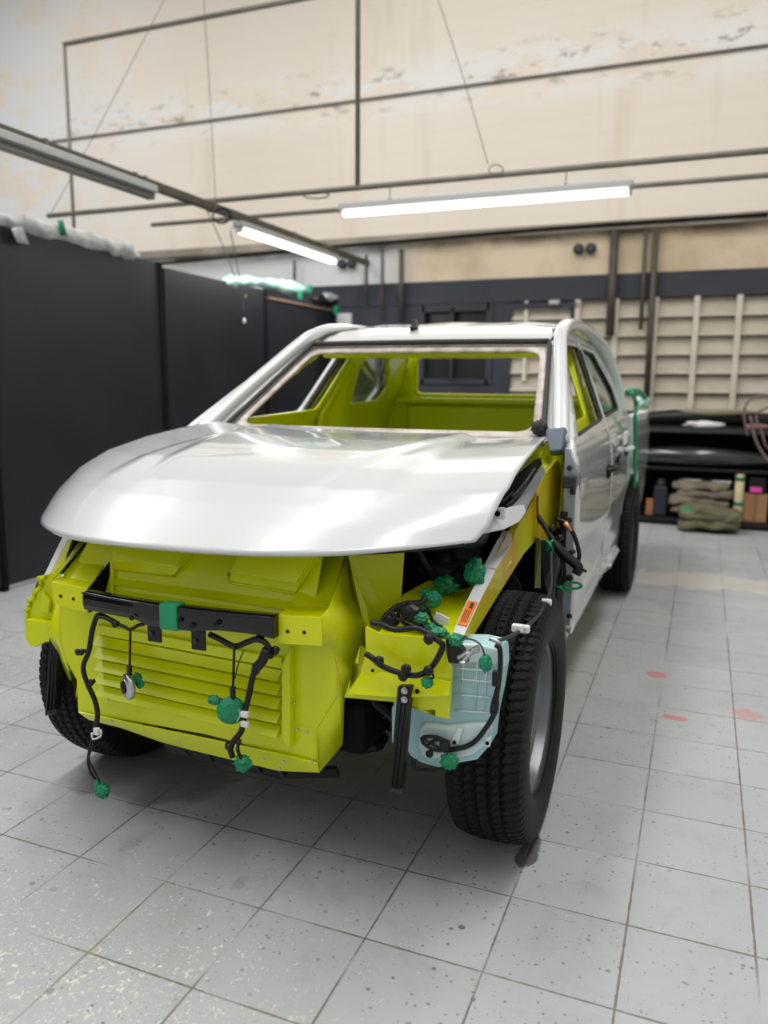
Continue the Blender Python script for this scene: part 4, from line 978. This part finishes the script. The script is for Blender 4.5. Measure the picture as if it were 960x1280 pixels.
MB().plate(Y(-.425, (33, 774), (76, 780), (76, 797), (62, 803), (50, 803), (44, 809), (36, 806), (31, 797)), .025).build('lower_flange', YEL, wl_, bevel=.004)
MB().plate(Y(-.415, (52, 740), (62, 752), (60, 768), (48, 764)), .015).build('pressed_boss', YEL, wl_, bevel=.005)
lr_ = MB().plate(Yv((83, 661, -.20), (92, 662, -.20), (62, 720, -.40), (55, 719, -.40)), .012, (0, -.3, 1)).build('fender_rail', WHITEP, T, bevel=.002)
MB().plate(Yv((92, 662, -.20), (99, 668, -.20), (83, 702, -.33), (66, 724, -.40), (62, 720, -.40)), .012).build('rail_side', YEL, lr_, bevel=.002)
MB().tube([P(48, 723, y=-.41), P(56, 722, y=-.42)], .008, 8, 1).build('stud', YEL, wl_, True)
# engine-bay bits behind the left bracket
for i, (a, b_) in enumerate((((95, 672), (84, 712)), ((104, 668), (90, 705)), ((112, 676), (96, 690)))):
    MB().tube([P(*a, y=-.30), P((a[0] + b_[0]) / 2 - 3, (a[1] + b_[1]) / 2, y=-.33), P(*b_, y=-.32)], .007, 8, 3).build('cable', BLKP, T, True)
MB().plate(Yv((90, 664, -.16), (128, 668, -.16), (100, 735, -.28), (76, 735, -.28)), .01).build('gap_shade_plate', BLKM, T)  # shade of the gap beside the rail, put in as a black plate
# black struts hanging from the brackets
def strut(a, b_, c, d, y, bolts):
    t = plate('bumper_strut', [P(*a, y=y), P(*b_, y=y), P(*c, y=y - .015), P(*d, y=y - .015)], .022, BLKP, bevel=.003)
    for k in (.18, .5, .82):
        p0_ = P(a[0] + (b_[0] - a[0]) * k, a[1] + 22, y=y - .003); p1_ = P(d[0] + (c[0] - d[0]) * k, d[1] - 2, y=y - .018)
        MB().tube([p0_, p1_], .0028, 6, 1).build('ridge', BLKP, t, True)
    for u, v in bolts:
        p = P(u, v, y=y - .001); MB().lathe([(0, .0085), (-.004, .0085), (-.004, .005), (-.008, .005), (-.008, 0)], p, 'y', 12).build('bolt', STEEL, t)
    MB().plate([P(d[0], d[1] - 5, y=y - .018), P(c[0], c[1] - 5, y=y - .018), P(c[0], c[1] + 1, y=y - .018), P(d[0], d[1] + 1, y=y - .018)], .024, (0, -1, 0)).build('end_cap', DGREY, t, bevel=.002)
strut((497, 858), (514, 858), (502, 991), (486, 989), -.555, ((506, 863), (506, 874)))
strut((62, 788), (74, 788), (70, 892), (56, 894), -.425, ((69, 791), (69, 800)))
# crash bar
x0 = P(109, 750, y=-.60).x; x1 = P(346, 780, y=-.60).x; zt = (P(150, 748, y=-.60).z + P(320, 772, y=-.60).z) / 2 + .013
cb_ = MB(); H = .052
sec = [(0, 0), (0, -H), (.05, -H), (.05, 0)]
n = 16
cb_.grid(lambda a, b_: Vector((0, 0, 0)), 1, 1); cb_.bm.clear()
rings = []
for k in range(n + 1):
    f = k / n; x = x0 + .0 + (x1 - x0) * f
    bowy = -.615 - .022 * math.sin(math.pi * f) ; fat = 1 + .22 * ss(.3, .38, f) * ss(.72, .64, f) + .15 * ss(.9, 1, f)
    hh = H * fat
    rings.append([cb_.bm.verts.new((x, bowy + dy, zt + dz * hh)) for dy, dz in ((0, -.05), (-.004, -.35), (-.004, -.7), (0, -1), (.03, -1), (.03, 0), (.010, .0))])
for A, B in zip(rings, rings[1:]):
    for k in range(7): cb_.bm.faces.new([A[k], A[(k + 1) % 7], B[(k + 1) % 7], B[k]])
cb_.bm.faces.new(rings[0][::-1]); cb_.bm.faces.new(rings[-1])
cbo = cb_.build('crash_bar', BLK, T, bevel=.003); tag(cbo, 'glossy black crash bar between lime horns')
MB().tube([(x0 + (x1 - x0) * k / 12, -.617 - .022 * math.sin(math.pi * k / 12) , zt - .004) for k in range(13)], .0035, 6, 2).build('bar_edge', STEEL if 0 else BLK, cbo, True)
a = P(200, 770, y=-.64).x; b_ = P(222, 770, y=-.64).x
MB().b2((a, -.645, zt - H * 1.26), (b_, -.603, zt + .004)).build('tape_wrap', GRNF, cbo, bevel=.004)
for u, v in ((194, 791), (249, 801)):
    p = P(u, v, y=-.625); MB().b2((p.x - .022, p.y - .006, p.z - .025), (p.x + .022, p.y + .002, p.z + .03)).build('hanger_tab', BLKP, cbo, bevel=.004)
    MB().lathe([(0, .006), (-.006, .006), (-.006, 0)], (p.x - .006, p.y - .006, p.z + .0), 'y', 10).build('tab_bolt', DGREY, cbo)
for u, v in ((225, 775), (240, 782), (165, 772), (270, 780)):
    p = P(u, v, y=-.643); MB().lathe([(0, .007), (-.004, .007), (-.004, .003), (0, .003)], p, 'y', 12, True).build('bar_hole_rim', BLKP, cbo)
# small bolts along the front panel
for u, v in ((330, 949), (355, 952), (350, 961), (391, 951), (140, 901), (224, 928), (372, 912), (384, 915), (368, 878), (135, 874)):
    p = P(u, v, y=YF - .014); MB().lathe([(0, .0045), (-.004, .0045), (-.005, 0)], p, 'y', 8).build('panel_bolt', STEEL, fp)
plate('skid_plate', Yv((196, 922, -.44), (239, 936, -.44), (374, 962, -.44), (420, 962, -.40), (424, 972, -.36), (350, 974, -.40), (215, 941, -.42)), .012, BLKP)
for u, v in ((232, 938), (262, 946), (292, 953), (322, 960), (352, 966)):
    MB().tube([P(u - 6, v - 6, y=-.445), P(u + 4, v + 6, y=-.42)], .006, 6, 1).build('skid_rib', DGREY, T, True)
# fender rail right (white topped) with orange label
XR = .752
strip_r = [(580, 794), (598, 755), (620, 712), (640, 679), (645, 663)]; strip_l = [(566, 790), (583, 752), (604, 710), (623, 674), (628, 664)]
R_ = [P(u, v, x=XR) for u, v in strip_r]; L_ = [P(u, v, y=r.y) for (u, v), r in zip(strip_l, R_)]
b = MB()
for i in range(4): b.face([L_[i], R_[i], R_[i + 1], L_[i + 1]])
fr_ = b.build('fender_rail', WHITEP, T, solid=.004); tag(fr_, 'upper wing rail, white on top and lime on its side')
MB().plate([P(u, v, x=XR) for u, v in ((580, 794), (598, 755), (620, 712), (640, 679), (645, 662), (657, 641), (671, 619), (671, 660), (669, 676), (655, 692), (627, 737), (603, 776), (590, 797))], .02, (1, 0, 0)).build('rail_side', YELO, fr_, bevel=.002)
def onstrip(f, g, up_=.003):
    """f 0..1 left to right, g index along the strip"""
    i = min(3, int(g)); t = g - i; a = L_[i].lerp(L_[i + 1], t); c = R_[i].lerp(R_[i + 1], t); return a.lerp(c, f) + Vector((0, -up_ * .3, up_))
lab = MB().plate([onstrip(.12, .24), onstrip(.93, .24), onstrip(.93, 1.02), onstrip(.12, 1.02)], .002).build('warning_label', ORG, fr_); tag(lab, 'orange warning label')
for f0 in (.28, .42, .56, .70):
    MB().plate([onstrip(f0, .32, .0042), onstrip(f0 + .05, .32, .0042), onstrip(f0 + .05, .72 if f0 < .7 else .95, .0042), onstrip(f0, .72 if f0 < .7 else .95, .0042)], .0006).build('print_line', INK, lab)
MB().plate([onstrip(.45, .78, .0042), onstrip(.75, .78, .0042), onstrip(.75, .96, .0042), onstrip(.45, .96, .0042)], .0006).build('print_line', INK, lab)
# upper wing panel under the hood corner
MB().plate([P(u, v, x=.765) for u, v in ((671, 616), (681, 593), (697, 574), (704, 587), (705, 615), (703, 632), (701, 650), (700, 672), (677, 676), (671, 671))], .02, (1, 0, 0)).build('cowl_side_panel', YELO, T, bevel=.003)
MB().plate([P(671, 617, x=.76), P(681, 592, x=.76), P(697, 574, x=.765), P(700, 562, x=.765), P(683, 563, x=.72), P(676, 576, x=.715), P(668, 600, x=.72)], .01).build('cowl_top_panel', YEL, T, bevel=.002)
MB().tube([P(672, 620, x=.775), P(672, 648, x=.775), P(676, 655, x=.775)], .003, 6, 2).build('panel_slot', BLKM, T, True)
MB().plate(Yv((683, 535, .66), (707, 533, .66), (702, 563, .62), (686, 565, .62)), .05).build('pillar_foot', ALU, T, bevel=.006, seg=3)
# mirror on the other side
MB().plate([(-.70, .0, .93), (-.70, .35, 1.0), (-.70, .70, 1.09), (-.70, .90, 1.1), (-.70, .90, .8), (-.70, .45, .80), (-.70, .1, .82)], .02, (-1, 0, 0)).build('fender_rail', YEL, T, bevel=.003)
# hinge channel and black strip in the gap by the hood
MB().plate(Yv((657, 640, .12), (674, 606, .40), (682, 592, .5), (680, 583, .5), (672, 592, .4), (650, 622, .12), (640, 634, .0)), .01).build('hood_hinge_channel', GREYM, T, bevel=.002)
MB().plate(Yv((600, 667, -.22), (608, 647, -.16), (640, 632, .0), (656, 630, .08), (658, 640, .06), (650, 652, -.0), (632, 661, -.1)), .012).build('wing_corner_bracket', WHITEP, T, bevel=.004, seg=3)
MB().plate(Yv((606, 650, -.10), (612, 632, -.02), (640, 602, .18), (675, 572, .5), (678, 580, .5), (655, 612, .25), (632, 640, .05)), .02).build('hood_side_seal', BLKM, T)
for (a, b_) in (((625, 630), (650, 602)), ((632, 634), (662, 602)), ((640, 622), (668, 586))):
    MB().tube([P(*a, y=.0), P((a[0] + b_[0]) / 2 + 2, (a[1] + b_[1]) / 2, y=.15), P(*b_, y=.36)], .006, 6, 3).build('washer_tube', BLKP, T, True)
br = MB().plate(Y(-.13, (616, 634), (631, 635), (630, 650), (613, 648)), .012).build('hood_stop_bracket', WHITEP, T, bevel=.002)
MB().lathe([(0, .008), (-.003, .008), (-.003, 0)], P(622, 642, y=-.131), 'y', 16).build('bracket_hole', BLKM, br)
# door pillar seen in front of the front door
hp = MB().plate(Y(.585, (706, 560), (711, 562), (716, 576), (723, 592), (719, 620), (717, 660), (716, 720), (712, 782), (703, 782), (702, 700), (706, 640)), .06).build('door_pillar', GREYM, T, bevel=.006, seg=3)
for v, hgt in ((600, 14), (607, 8)):
    MB().box(P(712, v, y=.56), (.045, .04, .03 if hgt > 10 else .015)).build('door_hinge', DGREY, hp, bevel=.004)
MB().tube([P(716, 596, y=.55), P(716, 618, y=.55)], .01, 10, 1).build('hinge_pin', DGREY, hp, True)
for v in (585, 650, 770, 735): MB().lathe([(0, .01), (-.004, .01), (-.005, 0)], P(712, v, y=.58), 'y', 12).build('grommet', DGREY, hp)
MB().plate(Yv((672, 676, .44), (700, 675, .44), (706, 700, .50), (703, 780, .52), (690, 760, .5), (680, 730, .46)), .01).build('wheel_liner', DGREY, T, bevel=.004)
MB().b2((.44, .60, .40), (.80, .64, .84)).build('wheel_well_dark_panel', BLKM, T)  # black panel added before the lime firewall to darken the wheel well
MB().plate(Yv((670, 676, .42), (676, 676, .42), (676, 735, .45), (668, 735, .43)), .008).build('apron_edge', mat('dull_lime', srgb(110, 116, 50), .5), T)
MB().tube([P(705, 640, y=.5), P(702, 690, y=.5), P(704, 730, y=.5)], .014, 8, 3).build('pillar_gap_seal', BLKM, T, True)
# ---- washer reservoir
ro = MB().plate(Y(-.475, (566, 812), (572, 804), (600, 805), (619, 809), (626, 815), (627, 838), (622, 870), (615, 903), (612, 932), (596, 950), (568, 955), (548, 960), (526, 954), (512, 945), (510, 905), (490, 900), (492, 872), (520, 860), (555, 850)), .085).build('washer_reservoir', RES, T, bevel=.012, seg=3)
tag(ro, 'translucent pale blue washer reservoir')
for v0, v1 in ((848, 852), (868, 871), (888, 890), (835, 838)):
    MB().tube([P(568, v0, y=-.478), P(595, (v0 + v1) / 2 + 1, y=-.479), P(618 - (v0 - 835) * .12, v1 + 1, y=-.476)], .0025, 6, 2).build('moulded_rib', RESL, ro, True)
for u in (580, 597, 609): MB().tube([P(u, 822, y=-.478), P(u - 4, 888, y=-.478)], .0022, 6, 1).build('moulded_rib', RESL, ro, True)
MB().plate(Y(-.49, (524, 912), (530, 905), (560, 908), (590, 905), (611, 905), (606, 932), (590, 945), (560, 950), (530, 948), (522, 935)), .03).build('lower_bulge', RESL, ro, bevel=.008, seg=3)
MB().plate(Y(-.482, (572, 805), (600, 806), (622, 812), (622, 832), (600, 830), (568, 826)), .012).build('top_shoulder', RESL, ro, bevel=.005, seg=2)
for pts in (((564, 926), (572, 910), (578, 912), (573, 932)), ((606, 924), (613, 922), (612, 935), (604, 933))):
    MB().plate(Y(-.50, *pts), .012).build('mounting_ear', RESL, ro, bevel=.003)
MB().lathe([(0, .005), (-.002, .005), (-.002, 0)], P(609, 929, y=-.502), 'y', 12).build('ear_hole', BLKM, ro)
MB().lathe([(0, .005), (-.002, .005), (-.002, 0)], P(568, 928, y=-.502), 'y', 12).build('ear_hole', BLKM, ro)
MB().tube(Y(-.49, (517, 950), (519, 960), (535, 963), (558, 962)), .006, 8, 4).build('outlet_pipe', BLKP, ro, True)
MB().plate(Y(-.44, (489, 882), (512, 886), (510, 942), (489, 930)), .05).build('side_chamber', RES, ro, bevel=.008, seg=2)
# ---- wiring harnesses
def harness(name, pts, r, par=T, m=BLKP, n=8): return MB().tube(pts, r, n, 5).build(name, m, par, True)
def gtape(par, u, v, y, su, sv, seed): 
    p = P(u, v, y=y); return MB().blob(p, (su, su * .8, sv), seed, .36, 4, 3.0).build('green_tape_wrap', GRN, par, True)
def clip(par, u, v, y, s=.010):
    return MB().lathe([(-.008, s * .5), (-.004, s), (0, s), (.003, s * .6), (.012, s * .6), (.012, 0)], P(u, v, y=y), 'y', 10).build('harness_clip', BLKP, par, True)
h1 = harness('wiring_harness', Y(-.60, (144, 778), (128, 770), (121, 771), (115, 790), (111, 814), (104, 834), (109, 854), (118, 874), (122, 893), (119, 912)), .0075)
harness('wire', Y(-.60, (119, 912), (113, 932), (110, 950), (113, 965), (122, 978)), .004, h1); harness('wire', Y(-.605, (119, 912), (116, 932), (111, 948), (117, 962), (125, 978)), .003, h1)
gtape(h1, 128, 988, -.60, .022, .021, 3); gtape(h1, 122, 980, -.60, .010, .014, 5)
for u, v in ((102, 815), (114, 853), (98, 815)): clip(h1, u, v, -.60)
MB().box(P(121, 914, y=-.605), (.018, .012, .022)).build('white_clip', PAPER, h1, bevel=.003); MB().tube(Y(-.61, (115, 916), (116, 924), (126, 920), (126, 912)), .003, 6, 2).build('white_clip', PAPER, h1, True)
h2 = harness('wiring_harness', Y(-.625, (121, 771), (134, 773), (144, 779), (155, 783), (163, 787), (172, 782), (180, 780)), .005)
harness('wire', Y(-.625, (163, 787), (162.5, 812), (162, 843)), .0035, h2); clip(h2, 144, 780, -.63)
def hornpart(u, v, y, par, cover):
    p = P(u, v, y=y); t = MB()
    R = Matrix.Rotation(math.radians(30 if cover else -30), 3, 'Z') @ Matrix.Rotation(math.radians(0), 3, 'X')
    b = MB().lathe([(.010, .0), (.010, .020), (.008, .034), (.004, .037), (-.004, .037), (-.008, .034), (-.010, .026), (-.013, .024), (-.014, .010), (-.016, 0)], (0, 0, 0), 'y', 32)
    for v_ in b.bm.verts: v_.co = R @ v_.co + p
    o = b.build('horn', GRN if cover else STEEL, par, True); sharp(o, 45)
    if not cover:
        b = MB().lathe([(-.015, .0), (-.015, .018), (-.0165, .018), (-.0165, 0)], (0, 0, 0), 'y', 24)
        for v_ in b.bm.verts: v_.co = R @ v_.co + p
        b.build('horn_centre', BLKP, o, True)
    MB().lathe([(0, .010), (.012, .010), (.012, 0)], p + Vector((.004, .0, .0)), 'y', 12).build('horn_stud', DGREY, o)
    return o
ho = hornpart(160.5, 858, -.60, h2, False); tag(ho, 'silver disc horn with black centre')
gtape(h2, 171, 848, -.58, .014, .016, 7); gtape(h2, 175, 855, -.58, .011, .012, 8); MB().box(P(162, 838, y=-.61), (.012, .012, .03)).build('horn_plug', BLKP, h2, bevel=.003)
h3 = harness('wiring_harness', Y(-.61, (262, 793), (275, 799), (293, 808), (308, 803), (322, 799), (334, 806), (335, 818), (322, 830), (315, 850), (311, 870), (306, 890), (302, 913), (293, 925), (288, 935), (291, 947)), .008)
harness('wire', Y(-.615, (300, 925), (297, 935), (300, 945), (306, 950)), .005, h3)
MB().tube([P(287 + 4.5 * math.cos(t), 932 + 4.5 * math.sin(t), y=-.61) for t in [k * .8 for k in range(8)]], .004, 6, 3, closed=True).build('cable_eye', BLKP, h3, True)
gtape(h3, 304, 954, -.61, .024, .020, 4)
harness('wire', Y(-.62, (293, 808), (292, 835), (291, 872)), .0035, h3); MB().box(P(291, 866, y=-.62), (.013, .012, .035)).build('horn_plug', BLKP, h3, bevel=.003)
ho = hornpart(289, 888, -.62, h3, True); tag(ho, 'disc horn wrapped in green tape')
MB().lathe([(0, .036), (-.003, .0365), (-.006, .036), (-.006, .030), (0, .030)], P(287, 888, y=-.615), 'y', 28, True).build('horn_rim', STEEL, ho, True)
gtape(h3, 268, 875, -.62, .017, .012, 9); MB().tube(Y(-.62, (272, 875), (283, 880)), .006, 8, 1).build('horn_bracket', DGREY, h3, True)
for u, v in ((344, 813), (338, 818), (320, 838), (325, 798)): clip(h3, u, v, -.60, .012)
for v in (893, 905): MB().box(P(306, v, y=-.62), (.022, .012, .016)).build('white_clip', PAPER, h3, bevel=.003)
harness('wire', Y(-.62, (305, 812), (298, 830), (293, 850)), .0018, h3, DGREY)
# connector sleeve on the right of it
MB().tube(Y(-.615, (320, 835), (328, 826), (334, 812)), .013, 10, 3).build('tape_sleeve', BLKP, h3, True)
h4 = harness('wiring_harness', Y(-.56, (457, 817), (466, 823), (475, 831), (490, 838), (507, 843), (523, 844), (535, 838), (544, 828), (551, 815), (553, 806), (544, 798), (532, 790), (518, 785), (500, 787), (489, 786), (478, 781), (464, 778)), .0075)
for u, v in ((474, 826), (508, 836), (504, 845), (536, 838), (536, 799)): clip(h4, u, v, -.575, .013)
gtape(h4, 534, 853, -.57, .014, .014, 2); harness('wire', Y(-.565, (538, 838), (542, 846), (536, 850)), .003, h4)
h5 = harness('wiring_harness', Yv((478, 781, -.50), (483, 770, -.48), (495, 760, -.46), (510, 755, -.45), (525, 754, -.42), (532, 748, -.40)), .009)
for k, pts in enumerate((((500, 757), (498, 770), (506, 780), (520, 784)), ((512, 756), (508, 772), (520, 778), (540, 790), (557, 797)), ((490, 765), (500, 775), (520, 770), (530, 762)), ((505, 760), (522, 776), (540, 784), (552, 794)), ((534, 756), (540, 775), (553, 784)), ((486, 772), (482, 782), (490, 786)))):
    harness('wire', Y(-.48 - .008 * (k % 3), *pts), .007 if k % 2 else .005, h5)
MB().blob(P(514, 765, y=-.49), (.03, .02, .022), 3, .4).build('connector_cluster', BLKP, h5, True)
MB().blob(P(488, 776, y=-.49), (.02, .015, .018), 5, .4).build('connector_cluster', BLKP, h5, True)
for u, v, su, sv, sd in ((546, 790, .034, .016, 1), (538, 784, .018, .012, 16), (540, 749, .028, .026, 11), (558, 731, .040, .030, 12), (594, 716, .030, .045, 13), (527, 772, .022, .015, 14), (531, 742, .016, .016, 15), (528, 760, .014, .02, 17)):
    yy = -.50 if v > 765 else (-.36 if v > 738 else -.22)
    MB().blob(P(u, v, y=yy), (su * .85, su * .7, sv * .85), sd, .4, 4, 3.0).build('green_tape_wrap', GRN, h5, True)
MB().blob(P(577, 722, y=-.2), (.035, .03, .03), 5, .3).build('connector_cluster', BLKM, h5, True)
MB().plate(Y(-.46, (545, 765), (561, 773), (559, 783), (542, 775)), .004).build('paper_tag', PAPER, h5)
# connector block with steel bracket
cbx = MB().plate(Y(-.545, (557, 798), (566, 797), (583, 822), (583, 831), (560, 829)), .03).build('connector_block', BLKP, T, bevel=.003)
gtape(cbx, 570, 800, -.55, .017, .015, 6)
for a, b_ in (((573, 822), (584, 815)), ((584, 818), (598, 808)), ((576, 828), (582, 829)), ((580, 825), (592, 812)), ((592, 815), (598, 812))):
    MB().tube([P(*a, y=-.555), P(*b_, y=-.56)], .006, 6, 1).build('steel_clip', STEEL, cbx)
harness('wire', Y(-.56, (578, 798), (592, 800), (602, 808), (606, 822)), .0022, cbx, DGREY); gtape(cbx, 607, 829, -.56, .014, .021, 10)
# tube and cable round the reservoir
h6 = harness('washer_cable', Y(-.50, (619, 806), (625, 812), (625, 840), (621, 870), (619, 890), (604, 915), (592, 928), (580, 934), (565, 937), (555, 938)), .0065)
harness('wire', Y(-.505, (621, 860), (614, 888), (620, 895)), .004, h6)
for pts in (((555, 938), (540, 930), (528, 922), (545, 921), (557, 926)), ((558, 937), (545, 938), (530, 930), (527, 922)), ((556, 925), (545, 925), (535, 930))):
    harness('wire', Y(-.51, *pts), .0045, h6)
MB().box(P(556, 932, y=-.51), (.025, .015, .03)).build('cable_clamp', BLKP, h6, bevel=.004); clip(h6, 537, 942, -.51)
MB().box(P(620, 848, y=-.505), (.018, .015, .04)).build('cable_clamp', BLKP, h6, bevel=.004)
gtape(h6, 562, 952, -.515, .021, .020, 21)
h7 = harness('washer_tube', Yv((689, 690, .30), (689, 715, .22), (688, 737, .1), (675, 767, -.10), (652, 787, -.30), (634, 797, -.42), (622, 801, -.48)), .005, T, DGREY)
for u, v, y in ((683, 753, .0), (655, 786, -.28), (647, 785, -.32)): MB().box(P(u, v, y=y), (.03, .02, .02)).build('white_clip', PAPER, h7, bevel=.004)
MB().tube(Y(-.49, (612, 798), (620, 801), (626, 806)), .006, 8, 2).build('hose_barb', STEEL, h7, True)
h8 = harness('body_harness', Yv((672, 645, .40), (684, 663, .38), (696, 683, .36), (711, 698, .36), (723, 709, .36), (720, 717, .36)), lambda t: .010 + .007 * ss(.25, .5, t), T)
harness('wire', Yv((696, 649, .42), (709, 655, .41), (718, 670, .40), (724, 692, .40), (721, 707, .40)), .0075, h8)
harness('wire', Yv((674, 650, .40), (690, 675, .38), (700, 695, .37), (708, 700, .37)), .006, h8)
MB().tube(Yv((706, 653, .40), (714, 664, .40)), .0085, 8, 1).build('copper_splice', COPPER, h8, True)
harness('wire', Yv((724, 709, .36), (733, 715, .36)), .005, h8)
for u, v in ((690, 660), (703, 690), (715, 690), (712, 722), (700, 672)): MB().blob(P(u, v, y=.38), (.012, .012, .012), u, .4, 2).build('connector_cluster', BLKP, h8, True)
MB().tube(Yv((683, 675, .36), (688, 682, .35), (692, 690, .36)), .007, 6, 3).build('green_tape_wrap', GRN, h8, True); MB().tube(Yv((691, 675, .36), (686, 682, .35), (683, 688, .36)), .005, 6, 3).build('green_tape_wrap', GRN, h8, True)
MB().tube([P(716 + 11 * math.cos(t), 732 + 4 * math.sin(t), y=.36) for t in [k * .8 for k in range(8)]], .005, 6, 3, closed=True).build('green_tape_wrap', GRN, h8, True)
MB().blob(P(705, 735, y=.37), (.03, .015, .008), 4, .3).build('green_tape_wrap', GRN, h8, True)
harness('wire', Yv((700, 690, .38), (702, 715, .38), (696, 740, .38), (700, 760, .38)), .004, h8)
# disc seen low behind the front panel
MB().lathe([(0, 0), (0, .05), (-.006, .055), (-.012, .05), (-.012, 0)], P(473, 880, y=-.25), 'z', 32).build('pulley', DGREY, T, True)
MB().tube([P(455, 893, y=-.26), P(473, 899, y=-.28), P(490, 893, y=-.26)], .004, 6, 4).build('pulley_ring', STEEL, T, True)
MB().blob(P(462, 925, y=-.25), (.05, .06, .03), 8, .3).build('lower_mount', BLKP, T, True)
